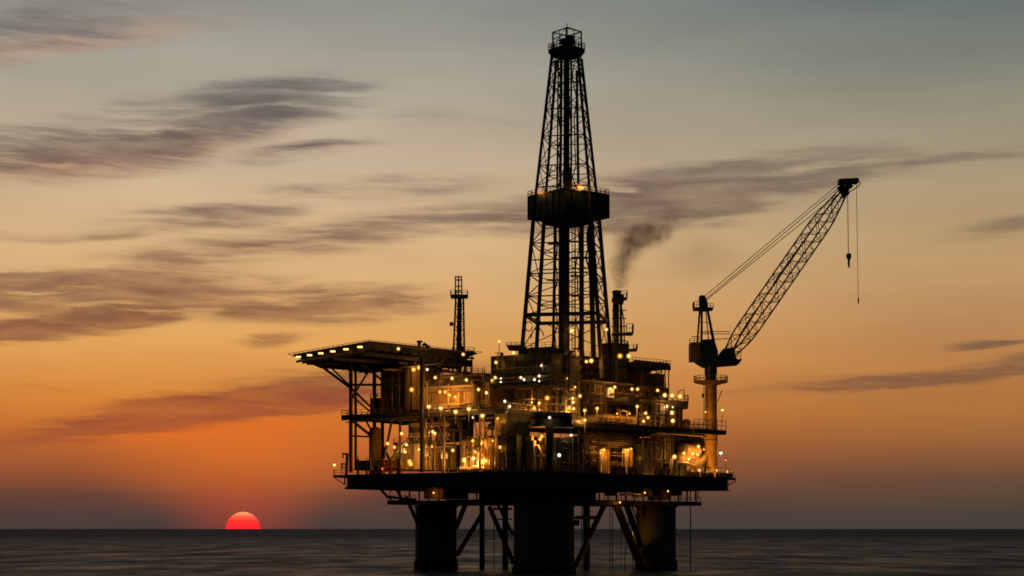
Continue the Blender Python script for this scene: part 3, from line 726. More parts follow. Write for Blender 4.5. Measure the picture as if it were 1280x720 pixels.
# ================================================================== COMMUNICATION MAST (small lattice)
YM = 385
mc = P(573.5, 470, YM)
mast = thing('lattice_mast', 'slim black lattice mast with a caged top rising behind the helideck', 'mast', (mc.x, mc.y, zat(478, YM)))
def mcor(py, k):
    t = (475 - py) / 104.0; w = (8.4 * (1 - t) + 5.0 * t) * YM / F; cx = (573.2 + 1.3 * t - 640) * YM / F
    a = R(20) + k * math.pi / 2; return Vector((cx + w * math.cos(a), YM + w * math.sin(a), zat(py, YM)))
for k in range(4): MB().tube([mcor(478, k), mcor(371, k)], .2, 8).build('leg', 'derrick', mast)
lv = [475, 458, 445, 430, 413, 402, 387, 373]
b = MB()
for y0, y1 in zip(lv, lv[1:]):
    for k in range(4):
        b.beam(mcor(y1, k), mcor(y1, (k + 1) % 4), .12); b.beam(mcor(y0, k), mcor(y1, (k + 1) % 4), .09)
b.build('bracing', 'derrick', mast)
MB().tube([P(573.6, 478, YM), P(574.5, 371, YM)], .28, 8).build('riser', 'derrick', mast)
c = P(574, 371, YM); r = 1.9
MB().prism([(c.x - r, YM - r), (c.x + r, YM - r), (c.x + r, YM + r), (c.x - r, YM + r)], c.z - .2, c.z + .15).build('platform', 'derrick', mast)
MB().rail([(c.x - r, YM - r, c.z + .15), (c.x + r, YM - r, c.z + .15), (c.x + r, YM + r, c.z + .15), (c.x - r, YM + r, c.z + .15)], 1.1, 1.2, .05, closed=True).build('railing', 'derrick', mast)
b = MB(); r = .75; cx = c.x - .15
for sx_ in (-1, 1):
    for sy in (-1, 1): b.beam((cx + sx_ * r, YM + sy * r, c.z), (cx + sx_ * r * .9, YM + sy * r, zat(346, YM)), .17)
for py in (346, 350, 358, 364):
    zz = zat(py, YM)
    for s_ in (-1, 1): b.beam((cx - r, YM + s_ * r, zz), (cx + r, YM + s_ * r, zz), .13); b.beam((cx + s_ * r, YM - r, zz), (cx + s_ * r, YM + r, zz), .13)
b.beam((cx, YM, c.z), (cx, YM, zat(346, YM)), .22)
b.build('top_cage', 'derrick', mast)
b = MB(); q = P(564.5, 405, YM - .5); b.beam(q + Vector((-.45, 0, 0)), q + Vector((.4, 0, 0)), .6, .8); b.beam(q, P(569, 403, YM), .14); b.build('beacon_box', 'red', mast)
b = MB(); q = P(578, 440, YM - 1); b.prism([(q.x - 2.2, q.y - 1), (q.x + 2.6, q.y - 1), (q.x + 2.6, q.y + 2), (q.x - 2.2, q.y + 2)], q.z - .3, q.z); b.rail([(q.x - 2.2, q.y - 1, q.z), (q.x + 2.6, q.y - 1, q.z), (q.x + 2.6, q.y + 2, q.z)], 1.0, 1.2)
b.beam(P(590, 440, YM - 2), P(590, 476, YM - 2), .22); b.beam(P(583, 440, YM - 2), P(583, 476, YM - 2), .22); b.build('side_platform', 'derrick', mast)
b = MB(); q = P(575, 436, YM - 1.5); b.sphere(q, .9, 8); b.build('winch', 'derrick', mast)
# ================================================================== DERRICK
YD = 385.0
def drw(py):    # outer half width in px
    return 56.5 - (440 - py) * .0875 if py > 255 else 40.5 - (255 - py) * .1175
def dcor(py, k):
    w = drw(py) / math.cos(R(34)) * YD / F; cx = (708.8 + (py - 255) * .001 - 640) * YD / F
    a = R(34) + k * math.pi / 2; return Vector((cx + w * math.cos(a), YD + w * math.sin(a), zat(py, YD)))
dz0 = zat(478, YD)
der = thing('drilling_derrick', 'tall black lattice drilling derrick tapering to a caged crown, centre of the rig', 'derrick', ((709 - 640) * YD / F, YD, dz0))
for k in range(4):
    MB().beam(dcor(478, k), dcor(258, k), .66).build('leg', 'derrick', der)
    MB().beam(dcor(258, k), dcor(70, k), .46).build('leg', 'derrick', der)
low = [440, 398, 375, 347, 309, 278]
upp = [238, 212, 175, 141, 108, 82, 70]
for seq, w1, w2 in ((low, .26, .18), (upp, .22, .155)):
    for y0, y1 in zip(seq, seq[1:]):
        for k in range(4):
            k2 = (k + 1) % 4
            far = k in (0, 1)
            b = MB(); b.beam(dcor(y1, k), dcor(y1, k2), w1 * (.8 if far else 1))
            if far and w1 > .24:      # the rear faces carry a single diagonal
                b.beam(dcor(y0, k if seq.index(y0) % 2 else k2), dcor(y1, k2 if seq.index(y0) % 2 else k), w2)
            else:
                b.beam(dcor(y0, k), dcor(y1, k2), w2); b.beam(dcor(y0, k2), dcor(y1, k), w2)
            b.build('bracing', 'derrick', der)
b = MB()
for k in range(4): b.beam(dcor(398, k), dcor(398, (k + 1) % 4), .5, .8)
b.build('belt_girder', 'derrick', der)
for py in (239, 330):
    for k in (0, 2): MB().beam(dcor(py, k), dcor(py, k + 1), .25).build('tie_beam', 'derrick', der)
# interior gear
def dv(x0, y0, x1, y1, r, nm, dy=0, mat='derrick'): MB().tube([P(x0, y0, YD + dy), P(x1, y1, YD + dy)], r, 10).build(nm, mat, der)
dv(705, 470, 705, 262, 1.25, 'guide_column', -2)
dv(727, 470, 727, 262, .55, 'guide_rail', 1); dv(691, 470, 694, 262, .32, 'guide_rail', 3); dv(719, 470, 719, 262, .12, 'drill_line', -1)
dv(738, 300, 742, 450, .6, 'standpipe', 2)
dv(708.5, 240, 708.5, 70, .62, 'guide_column', 0)
dv(700.5, 240, 702, 70, .3, 'guide_rail', 1); dv(696, 240, 698, 70, .16, 'drill_line', -1); dv(714, 240, 714, 70, .22, 'guide_rail', -1); dv(723, 240, 721, 88, .3, 'standpipe', 2); dv(704.5, 240, 705, 70, .1, 'drill_line', -2)
def wig(x0, y0, y1, amp, n, r, dy, seed):
    rd = random.Random(seed); pts = []
    for i in range(n): pts.append(P(x0 + rd.uniform(-amp, amp), y0 + (y1 - y0) * i / (n - 1), YD + dy + rd.uniform(-.5, .5)))
    MB().tube(pts, r, 6).build('hose', 'derrick', der)
wig(699, 236, 76, 2.5, 14, .16, -1, 1); wig(718, 236, 80, 2.8, 12, .13, 0, 2); wig(711, 236, 120, 3, 9, .12, -1, 3)
wig(695, 440, 275, 2, 16, .16, 0, 4); wig(722, 440, 275, 3, 14, .14, 0, 5); wig(735, 340, 275, 3, 8, .2, 0, 6)
def arc(x, y, rx, ry, a0, a1, dy, r=.13):
    MB().tube([P(x + rx * math.cos(R(a0 + (a1 - a0) * i / 10)), y + ry * math.sin(R(a0 + (a1 - a0) * i / 10)), YD + dy) for i in range(11)], r, 6).build('hose', 'derrick', der)
arc(661, 408, 4.5, 6, 0, 330, -3); arc(692, 222, 5, 16, 180, 330, -4); arc(746, 432, 7, 14, 90, 200, -4); arc(672, 430, 9, 20, 200, 330, -4)
arc(690, 120, 3, 12, 60, 300, -2, .1)
b = MB()     # ladder with hoops and small landings inside the lower bay
for i in range(46):
    py = 275 + i * 4; b.beam(P(715, py, YD - 3), P(718.5, py, YD - 3), .1)
b.beam(P(715, 272, YD - 3), P(715, 462, YD - 3), .12); b.beam(P(718.5, 272, YD - 3), P(718.5, 462, YD - 3), .12)
b.build('ladder', 'derrick', der)
b = MB()
for i in range(40):
    py = 78 + i * 4; b.beam(P(697.5, py, YD + 2), P(700, py, YD + 2), .08)
b.beam(P(697.5, 76, YD + 2), P(697.5, 238, YD + 2), .1); b.beam(P(700, 76, YD + 2), P(700, 238, YD + 2), .1)
b.build('ladder', 'derrick', der)
for py, x0, x1 in ((302, 712, 724), (322, 714, 735), (345, 713, 727), (370, 714, 722), (436, 716, 726), (305, 685, 700), (350, 683, 700)):
    MB().beam(P(x0, py, YD - 2), P(x1, py, YD - 2), 1.2, .25).build('landing', 'derrick', der)
b = MB(); q = P(709, 222, YD - 1); b.lathe((q.x, q.y), [(.5, q.z - 2), (1.0, q.z - 1.2), (1.1, q.z + 1.5), (.5, q.z + 2.6)], 12); b.build('travelling_block', 'derrick', der)
b = MB(); q = P(738, 292, YD); b.lathe((q.x, q.y), [(.4, q.z - 1.6), (.8, q.z - .8), (.8, q.z + 1), (.3, q.z + 2)], 12); b.build('pipe_swivel', 'derrick', der)
# monkey board box
def rbox(cx_px, Y, hw, ang, z0, z1):
    c = Vector(((cx_px - 640) * Y / F, Y)); out = []
    for sx_, sy in ((-1, -1), (1, -1), (1, 1), (-1, 1)):
        v = Vector((sx_ * hw, sy * hw)); out.append((c.x + v.x * math.cos(ang) - v.y * math.sin(ang), c.y + v.x * math.sin(ang) + v.y * math.cos(ang)))
    return out
za, zb = zat(273, YD), zat(245.5, YD)
q = rbox(710.5, YD, 6.45, R(39), za, zb)
bx = MB().prism(q, za, zb).build('fingerboard_housing', 'navy', der)
b = MB()
for i in range(4):
    a, c = Vector((*q[i], 0)), Vector((*q[(i + 1) % 4], 0))
    for k in range(7):
        p = a.lerp(c, k / 6); b.beam(p + Vector((0, 0, za + .1)), p + Vector((0, 0, zb - .1)), .16)
    b.beam(a + Vector((0, 0, zb)), c + Vector((0, 0, zb)), .3); b.beam(a + Vector((0, 0, za)), c + Vector((0, 0, za)), .3)
b.build('wall_rib', 'navy', bx)
MB().rail([(x, y, zb + .15) for x, y in q], 1.15, 1.3, .05, closed=True).build('railing', 'rust', der)
qi = rbox(709, YD, 3.9, R(39), 0, 0)
MB().prism(qi, zat(281, YD), za).build('lower_hopper', 'navy', der)
qi = rbox(709, YD, 4.6, R(39), 0, 0)
# crown
c = P(708.3, 62, YD); q1 = rbox(708.3, YD, 2.9, R(40), 0, 0); q0 = rbox(708.8, YD, 2.2, R(40), 0, 0)
z0, z1, z2 = zat(72, YD), zat(66, YD), zat(62, YD)
MB().hexa([(x, y, z0) for x, y in q0], [(x, y, z1) for x, y in q1]).prism(q1, z1, z2).build('crown_platform', 'derrick', der)
MB().rail([(x, y, z2) for x, y in q1], 1.3, 1.0, .06, closed=True).build('railing', 'derrick', der)
qc = rbox(708.8, YD, 2.25, R(40), 0, 0); zt = zat(40, YD)
b = MB()
for x, y in qc: b.beam((x, y, z2), (x, y, zt), .26)
for i in range(4):
    a, c2 = qc[i], qc[(i + 1) % 4]
    for zz in (zt, zat(48, YD), zat(56, YD)): b.beam((*a, zz), (*c2, zz), .2 if zz == zt else .12)
    b.beam((*a, zt), (c.x + .1, YD, zat(34, YD)), .16)
    m = ((a[0] + c2[0]) / 2, (a[1] + c2[1]) / 2); b.beam((*m, z2), (*m, zt), .12); b.beam((*a, zat(56, YD)), (*c2, zt), .08)
b.build('crown_cage', 'derrick', der)
MB().tube([(c.x + .1, YD, zat(34, YD)), (c.x + .1, YD, zat(29, YD))], .09, 6).build('lightning_rod', 'derrick', der)
b = MB(); b.hcyl(P(712, 51, YD - 1), P(712, 51, YD + 1), 1.25, 20); b.beam(P(704, 56, YD), P(716, 56, YD), 2.0, 1.6); b.beam(P(706, 62, YD), P(708, 46, YD), .5); b.build('crown_block', 'derrick', der)
b = MB(); b.hcyl(P(704, 52, YD), P(704.5, 52, YD + 1.4), .8, 16); b.build('sheave', 'derrick', der)

# ================================================================== CENTRE MODULES
def fr(fc, *a, **k): return block('module', *a, **k)
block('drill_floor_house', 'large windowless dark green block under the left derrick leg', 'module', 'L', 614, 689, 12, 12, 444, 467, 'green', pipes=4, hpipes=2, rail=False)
block('drill_floor_roof_house', 'dark stepped roof block between the derrick legs above the green block', 'module', 'L', 648, 690, 15, 9, 436, 444, 'green', pipes=4, hpipes=0)
block('control_gallery', 'dark band of rooms with white lamps under the green block', 'module', 'L', 616, 690, 13, 12, 467, 480, 'dgrey', pipes=5, hpipes=3, rail=False, windows=((640, 648, 470, 475, 'glass'), (656, 664, 470, 475, 'glass')))
block('drill_store', 'recessed brown wall glowing orange behind two pipe racks, centre left', 'module', 'L', 614, 689, 16, 8, 484, 528, 'tan', pipes=16, hpipes=4, rail=False, doors=((678, 684, 505, 526, 'yellow'),), windows=((618, 643, 493, 520, 'tan'),))
deckthing('balcony_deck', 'dark steel balcony deck with rails along the recessed orange wall', 'deck', 'L', 634, 690, 5, 14, zat(527, face('L', 660, 5).y), .6, posts=(645, 690), step=1.4)
deckthing('ledge_deck', 'long thin steel ledge along the foot of the dark green block', 'deck', 'L', 612, 690, 9.5, 6, zat(481, face('L', 650, 9.5).y), .5, posts=(), railing=False)
for i, (px, r, y0, y1, m) in enumerate(((689.5, .18, 436, 484, 'pipe'), (692, .3, 440, 484, 'dpipe'), (695.5, .16, 445, 530, 'pipe'), (698, .24, 438, 530, 'dpipe'), (701, .14, 452, 486, 'pipe'), (703.5, .35, 440, 520, 'dpipe'), (707.5, .16, 448, 530, 'pipe'), (711, .26, 442, 500, 'dpipe'))):
    q = P(px, y1, 364)
    th = thing('service_riser', '%s upright service riser from the left beside the large dark green block' % ('first second third fourth fifth sixth seventh eighth'.split()[i]), 'riser', (q.x, q.y, q.z), 'service risers at the derrick foot')
    MB().tube([q, P(px, y0, 364), P(px + 1.5, y0 - 1.5, 366)], r, 8).build('pipe', m, th)
    for t in (.3, .65):
        c_ = q.lerp(P(px, y0, 364), t); MB().lathe((c_.x, c_.y), [(r + .1, c_.z), (r + .1, c_.z + .16)], 10).build('flange', 'dpipe', th)
# pulpit cabin at the corner
q = FP('L', 683, 530, 1.0)
cab = thing('control_cabin', 'dark green rounded control cabin with one white lamp at the rig corner', 'cabin', (q.x + 1, q.y + 3, q.z))
cc = (q.x + 1.2, q.y + 3.5); z0 = q.z
b = MB(); pr = []
for k in range(24):
    a = 2 * math.pi * k / 24; pr.append((cc[0] + 4.2 * math.copysign(abs(math.cos(a)) ** .6, math.cos(a)), cc[1] + 3.2 * math.copysign(abs(math.sin(a)) ** .6, math.sin(a))))
b.prism(pr, z0, z0 + 2.1).build('wall', 'green', cab)
b = MB(); b.prism([(cc[0] + (x - cc[0]) * 1.06, cc[1] + (y - cc[1]) * 1.06) for x, y in pr], z0 + 2.1, z0 + 2.35).build('roof', 'steel', cab)
b = MB(); b.prism([(cc[0] + (x - cc[0]) * 1.02, cc[1] + (y - cc[1]) * 1.02) for x, y in pr], z0 + 1.1, z0 + 1.7).build('window_band', 'glass', cab)
b = MB(); b.prism([(cc[0] + (x - cc[0]) * 1.12, cc[1] + (y - cc[1]) * 1.12) for x, y in pr], z0 - .5, z0).build('floor', 'steel', cab)
# corner columns under the balcony
q = face('L', 686.5, 1.5)
th = thing('corner_column', 'thick black column below the rounded control cabin at the rig corner', 'column', (q.x, q.y, ZD))
MB().tube([q + Vector((0, 0, ZD)), q + Vector((0, 0, z0 - .5))], .75, 14).build('shaft', 'steel', th)
MB().lathe((q.x, q.y), [(1.1, ZD), (1.1, ZD + .3)], 14).build('base_plate', 'steel', th)
block('riser_room', 'narrow block with pale vertical pipes lit orange, left of the black corner column', 'module', 'L', 645, 683, 8, 9, 549, 588, 'dgrey', pipes=8, hpipes=2, windows=((650, 658, 557, 585, 'dgrey'),))
for i, (px, r, lab) in enumerate(((647, .28, 'leftmost'), (651, .2, 'second'), (660, .3, 'third'), (664.5, .45, 'fourth and thickest'), (667.5, .45, 'rightmost thick'))):
    q = face('L', px, 4)
    th = thing('vertical_riser', lab + ' of five pale vertical risers beside the black corner column', 'riser', (q.x, q.y, ZD), 'pale risers beside the corner column')
    MB().tube([q + Vector((0, 0, ZD)), q + Vector((0, 0, ZD + 6.4 + (i % 2)))], r, 10).build('pipe', 'cream', th)
    MB().lathe((q.x, q.y), [(r + .15, ZD + .6), (r + .15, ZD + .75)], 12).build('flange', 'pipe', th)
q0 = face('L', 672, 4)
th = thing('slanted_pipe', 'pale slanted pipe leaning down to the black corner column', 'pipe', (q0.x, q0.y, ZD))
MB().tube([FP('L', 665, 557, 4), FP('L', 673, 557, 4), FP('L', 681, 578, 4), FP('L', 681, 588, 4)], .22, 10).build('pipe', 'cream', th)
block('dark_machine_room', 'black box room just right of the corner column', 'module', 'R', 700, 724, 4, 8, 549, 589, 'green', pipes=3, hpipes=2)
block('turbine_hall', 'long dark clad hall with two narrow glowing doorways', 'module', 'R', 728, 796, 7, 12, 548, 592, 'dgrey', pipes=8, hpipes=8, doors=((752, 755, 563, 590, 'litwin'), (781, 784, 563, 590, 'litwin')))
for nm, xa, xb in (('left', 750, 761), ('right', 778, 790)):
    q = face('R', xa, 5.5)
    th = thing('door_portal', 'tall bright orange lit door portal, %s of two on the dark hall' % nm, 'portal', (q.x, q.y, ZD), 'lit door portals')
    for px, r, m in ((xa, .18, 'cream'), (xa + 3.5, .25, 'cream'), (xa + 7, .3, 'cream'), (xb - .8, .35, 'yellow')):
        p = face('R', px, 5.2); MB().tube([p + Vector((0, 0, ZD)), p + Vector((0, 0, zat(563, p.y)))], r, 8).build('jamb', m, th)
    MB().beam(FP('R', xa, 562, 5.2), FP('R', xb, 562, 5.2), .5, .3).build('lintel', 'cream', th)
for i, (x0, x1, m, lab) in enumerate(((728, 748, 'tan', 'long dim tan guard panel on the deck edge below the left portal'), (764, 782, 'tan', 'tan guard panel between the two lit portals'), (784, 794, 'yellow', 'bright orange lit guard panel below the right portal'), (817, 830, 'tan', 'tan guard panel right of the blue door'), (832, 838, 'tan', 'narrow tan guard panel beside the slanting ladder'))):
    q = face('R', (x0 + x1) / 2, 1.2)
    th = thing('guard_panel', lab, 'panel', (q.x, q.y, ZD), 'guard panels along the right deck edge')
    MB().prism(quad('R', x0, x1, 1.1, .12), ZD + .15, ZD + 1.7).build('panel', m, th)
    b = MB()
    for px in (x0 + .6, (x0 + x1) / 2, x1 - .6): p = face('R', px, 1.0); b.beam(p + Vector((0, 0, ZD)), p + Vector((0, 0, ZD + 1.8)), .12)
    b.build('frame', 'pipe', th)
block('stair_tower', 'tall dark narrow block with a blue door on the right deck', 'module', 'R', 802, 818, 4, 8, 556, 594, 'dgrey', doors=((806, 813.5, 561, 593, 'blue'),), pipes=3)
block('pipe_gallery_block', 'dark block crowded with upright pipes behind the slanting ladder', 'module', 'R', 818, 842, 8, 8, 548, 594, 'dgrey', pipes=14, hpipes=3)
block('separator_house', 'dark box at the foot of the orange lit vessels near the crane', 'module', 'R', 843, 857, 4, 5, 580, 596, 'dgrey', pipes=2, rail=False)
block('skid_house', 'pale box lit orange right beside the crane pedestal foot', 'module', 'R', 857, 874, 4.5, 5, 581, 597, 'cream', pipes=4, rail=False)
block('compressor_module', 'brown recessed block behind the orange lit vessels near the crane', 'module', 'R', 842, 880, 10, 7, 545, 582, 'tan', pipes=7, hpipes=5, rail=False)
# lit mesh panels on the right tip railing
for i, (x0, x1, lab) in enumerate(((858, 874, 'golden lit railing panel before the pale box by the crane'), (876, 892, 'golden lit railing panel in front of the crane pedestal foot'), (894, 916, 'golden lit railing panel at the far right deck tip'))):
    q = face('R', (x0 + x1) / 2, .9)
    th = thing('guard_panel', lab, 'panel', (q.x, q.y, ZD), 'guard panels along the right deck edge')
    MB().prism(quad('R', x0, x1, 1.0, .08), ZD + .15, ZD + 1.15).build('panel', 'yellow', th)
    b = MB()
    for k in range(5): p = face('R', x0 + .4 + (x1 - x0 - .8) * k / 4, .9); b.beam(p + Vector((0, 0, ZD)), p + Vector((0, 0, ZD + 2.2)), .1)
    b.beam(face('R', x0 + .4, .9) + Vector((0, 0, ZD + 2.2)), face('R', x1 - .4, .9) + Vector((0, 0, ZD + 2.2)), .1)
    b.build('frame', 'pipe', th)
# open pipe racks standing in front of the dark recesses
def rack(lab, fc, px0, px1, inset, py_t, py_b, cols, rows, depth=3.0, mat='dpipe'):
    Y0 = face(fc, (px0 + px1) / 2, inset).y; z0, z1 = zat(py_b, Y0), zat(py_t, Y0); q = face(fc, (px0 + px1) / 2, inset); n = DIRS[fc][1]
    th = thing('pipe_rack', lab, 'pipe rack', (q.x, q.y, z0), 'open pipe racks on the decks')
    rd_ = random.Random(int(px0 * 7 + py_t))
    for i in range(cols + 1):
        p = face(fc, px0 + (px1 - px0) * i / cols, inset)
        for w in (0, depth): MB().beam(p + n * w + Vector((0, 0, z0)), p + n * w + Vector((0, 0, z1)), .2).build('post', 'steel', th)
    for j in range(1, rows + 1):
        z = z0 + (z1 - z0) * j / rows; b = MB(); A, B = face(fc, px0, inset), face(fc, px1, inset); O = Vector((0, 0, z))
        b.beam(A + O, B + O, .18); b.beam(A + n * depth + O, B + n * depth + O, .18); b.beam(A + O, A + n * depth + O, .18); b.beam(B + O, B + n * depth + O, .18); b.build('beam', 'steel', th)
        for k in range(3):
            w = .4 + depth * k / 3.5; r = rd_.choice((.1, .15, .22)); a_ = A + n * w + O + Vector((0, 0, .1 + r)); c_ = B + n * w + O + Vector((0, 0, .1 + r))
            pts = [a_, c_]
            if rd_.random() < .6:
                m_ = a_.lerp(c_, rd_.uniform(.3, .8)); pts = [a_, m_, m_ - Vector((0, 0, (z1 - z0) / rows * .9))]
            MB().tube(pts, r, 8).build('pipe', rd_.choice((mat, 'pipe', 'cream', 'rust')), th)
    b = MB(); A, B = face(fc, px0, inset - .02), face(fc, px1, inset - .02)
    b.beam(A + Vector((0, 0, z0)), face(fc, px0 + (px1 - px0) / cols, inset - .02) + Vector((0, 0, z1)), .12); b.build('brace', 'steel', th)
    return th
rack('open pipe rack before the recessed orange wall at centre left', 'L', 646, 672, 11, 487, 527, 3, 3)
rack('short pipe rack at the right end of the walkway', 'L', 606, 624, 3.5, 523, 547, 2, 2)
rack('pipe rack below the walkway beside the bent post', 'L', 556, 576, 4.5, 524, 552, 2, 2)
rack('tall pipe rack at the foot of the derrick above the round cabin', 'R', 697, 722, 6.2, 488, 526, 3, 4)
rack('pipe rack under the thin pale canopy deck', 'R', 728, 756, 10.6, 480, 518, 3, 3)
rack('pipe rack right of the lit canopy window', 'R', 772, 797, 10.4, 482, 518, 3, 3)
rack('pipe rack on the dark block below the rounded roof deck', 'R', 802, 832, 5.2, 503, 533, 4, 2, 1.6)
rack('pipe rack between the lit portals and the corner column', 'R', 728, 748, 4.6, 546, 588, 2, 4, 1.6)
rack('pipe rack right of the blue door', 'R', 819, 840, 4.5, 545, 592, 3, 3, 2.5)
rack('pipe rack on the roof of the tan deckhouse', 'L', 596, 612, 10, 470, 483, 2, 2)
rack('pipe rack between derrick legs on the right', 'R', 732, 762, 17, 452, 478, 3, 3)
rack('pipe rack above the lit vessels by the crane', 'R', 842, 876, 7.5, 541, 560, 4, 2, 2.2)
# ladder
q = face('R', 836, 2)
th = thing('slanting_ladder', 'pale slanting ladder leaning up from the right deck to a bright lamp', 'ladder', (q.x, q.y, ZD))
b = MB(); A, B = FP('R', 835.5, 595, 1.6), FP('R', 839, 573, 2.2); A2, B2 = A + Vector((.5, .4, 0)), B + Vector((.5, .4, 0))
b.beam(A, B, .14); b.beam(A2, B2, .14); b.build('stile', 'cream', th)
b = MB()
for i in range(12): b.beam(A.lerp(B, i / 12), A2.lerp(B2, i / 12), .07)
b.build('rung', 'cream', th)
# main upper deck of the right side
R1 = 31.7
rd = deckthing('upper_deck', 'long upper deck with lit railing running to the crane on the right side', 'deck', 'R', 692, 880, 2.6, 20, R1, 1.0, posts=(725, 806, 842), step=1.7)
b = MB()
for dz, x0, x1 in ((.3, 700, 800), (2.1, 720, 830), (2.7, 740, 825), (3.3, 725, 822)): b.tube([face('R', x0, 3.2) + Vector((0, 0, R1 - dz)), face('R', x1, 3.2) + Vector((0, 0, R1 - dz))], .12, 7)
b.build('pipe_bundle', 'dpipe', rd)
b = MB(); b.tube([FP('R', 820, 541, 2.4), FP('R', 850, 543, 2.4), FP('R', 876, 545, 2.4), FP('R', 884, 549, 2.4), FP('R', 897, 551, 2.4)], .16, 8); b.build('edge_pipe', 'pipe', rd)
b = MB(); b.tube([FP('R', 728, 567, 3), FP('R', 741, 536, 3)], .1, 6); b.tube([FP('R', 766, 552, 3), FP('R', 748, 536, 3)], .1, 6); b.build('brace', 'dpipe', rd)
MB().prism(quad('R', 868, 908, 1.6, 10), R1 - .9, R1 - .02).build('end_platform', 'deck', rd)
MB().rail([face('R', 868, 1.7) + Vector((0, 0, R1)), face('R', 907.5, 1.7) + Vector((0, 0, R1)), face('R', 907.5, 11) + Vector((0, 0, R1))], 2.2, 1.6, .06).build('end_railing', 'dpipe', rd)
MB().rail([face('R', 863, 4.6) + Vector((0, 0, R1)), face('R', 878, 4.6) + Vector((0, 0, R1))], 1.8, 1.2, .06, mid=3).build('end_railing', 'pipe', rd)
b = MB(); b.beam(face('R', 838, 2.8) + Vector((0, 0, R1 + .3)), face('R', 838, 2.8) + Vector((0, 0, R1 + 3)), .12); b.build('rail_post', 'pipe', rd)
# modules on that deck
block('mud_tank_house', 'low cream tank house lit orange behind the upper deck railing', 'module', 'R', 745, 796, 6, 8, 519, 529, 'cream', pipes=3, hpipes=3, doors=((770, 773, 520, 529, 'yellow'), (784, 790, 520, 529, 'yellow')), rail=False)
block('pump_room', 'dark brown recessed room above the cream tank house', 'module', 'R', 726, 800, 13, 8, 481, 520, 'tan', pipes=16, hpipes=6, doors=((742, 750, 486, 508, 'tan'),), windows=((759, 768, 485, 498, 'litwin'),), rail=False)
deckthing('canopy_deck', 'thin pale canopy deck roofing the dark brown recessed room', 'deck', 'R', 718, 792, 10, 12, zat(477, face('R', 755, 10).y), .4, railing=False, mat='cream')
block('winch_house', 'dark block with orange lamps right below the derrick right leg', 'module', 'R', 730, 766, 20, 9, 448, 478, 'dgrey', pipes=12, hpipes=3)
block('shaker_house', 'narrow block lit orange between the derrick column and right modules', 'module', 'R', 702, 726, 9, 8, 484, 528, 'tan', pipes=11, hpipes=4, rail=False)
block('hydraulic_room', 'dark block with scattered pipes directly behind the central guide column', 'module', 'R', 694, 728, 21, 7, 450, 484, 'dgrey', pipes=10, hpipes=3, rail=False)
block('utility_block', 'dark block below the rounded roof deck at the right', 'module', 'R', 798, 832, 7, 10, 502, 534, 'dgrey', pipes=10, hpipes=5, rail=False)
block('tan_turret', 'tan corner turret lit orange under the rounded roof deck end', 'module', 'R', 838, 853, 9, 8, 504, 534, 'tan', pipes=5, rail=False)
q = face('R', 858, 8)
th = thing('tall_drum', 'short pale upright drum beside the tan corner turret', 'drum', (q.x, q.y, R1))
MB().lathe((q.x, q.y), [(1.0, R1), (1.0, R1 + 2.2), (.6, R1 + 2.6), (.1, R1 + 2.75)], 16).build('shell', 'tan', th)
MB().lathe((q.x, q.y), [(1.06, R1 + 1.0), (1.06, R1 + 1.15)], 16).build('hoop', 'pipe', th)
# rounded roof deck
A = face('R', 786, 6); B = face('R', 856, 6); z = zat(499.5, face('R', 830, 6).y)
th = thing('rounded_roof_deck', 'dark roof deck with a rounded right end carrying a row of warm lamps', 'deck', (B.x, B.y, z))
n = nR; pts = [(A.x, A.y), (B.x, B.y)]; ctr = B + n * 4.5
for i in range(1, 12):
    a = -math.pi / 2 + math.pi * i / 12; d = DIRS['R'][0]; v = ctr + d * math.cos(a) * 4.0 + n * math.sin(a) * 4.5; pts.append((v.x, v.y))
C = B + n * 9; D = A + n * 9; pts += [(C.x, C.y), (D.x, D.y)]
MB().prism(pts, z - .9, z).build('slab', 'deck', th)
MB().prism([(p[0] * .985 + ctr.x * .015, p[1] * .985 + ctr.y * .015) for p in pts], z - 1.5, z - .9).build('under_frame', 'steel', th)
MB().rail([(p[0], p[1], z) for p in pts[1:13]], 1.5, 1.4, .05).build('railing', 'dpipe', th)
b = MB(); b.beam(FP('R', 848, 489, 6), FP('R', 855, 487, 6), .15); b.beam(FP('R', 848, 489, 6), FP('R', 848, 498, 6), .15); b.beam(FP('R', 855, 487, 6), FP('R', 855, 498, 6), .15); b.build('gate_frame', 'dpipe', th)
# stepped block left of it & top right deck
block('engine_casing', 'dark casing with tapering top under the high right deck', 'module', 'R', 796, 835, 13, 9, 484, 499, 'dgrey', pipes=8, hpipes=3, rail=False)
block('funnel_house', 'brown shed standing on the casing under the high right deck', 'module', 'R', 797, 812, 16, 5, 464, 486, 'tan', pipes=5, rail=False)
block('air_intake', 'narrow brown intake box right of the brown shed under the high right deck', 'module', 'R', 820, 830, 16, 4, 468, 488, 'rust', pipes=3, rail=False)
zt_ = zat(455, face('R', 815, 12).y)
td = deckthing('high_deck', 'highest right deck with a long straight railing, left of the crane', 'deck', 'R', 791, 838, 12, 9, zt_, .9, posts=(802, 812, 815, 822, 828, 833, 837.5), zlow=zat(492, face('R', 815, 12).y), step=1.2, pr=.13)
b = MB()
for i in range(5): b.tube([face('R', 793, 13 + i) + Vector((0, 0, zt_ + .45)), face('R', 836, 13 + i) + Vector((0, 0, zt_ + .4))], .3, 8)
b.build('stacked_pipe', 'dpipe', td)
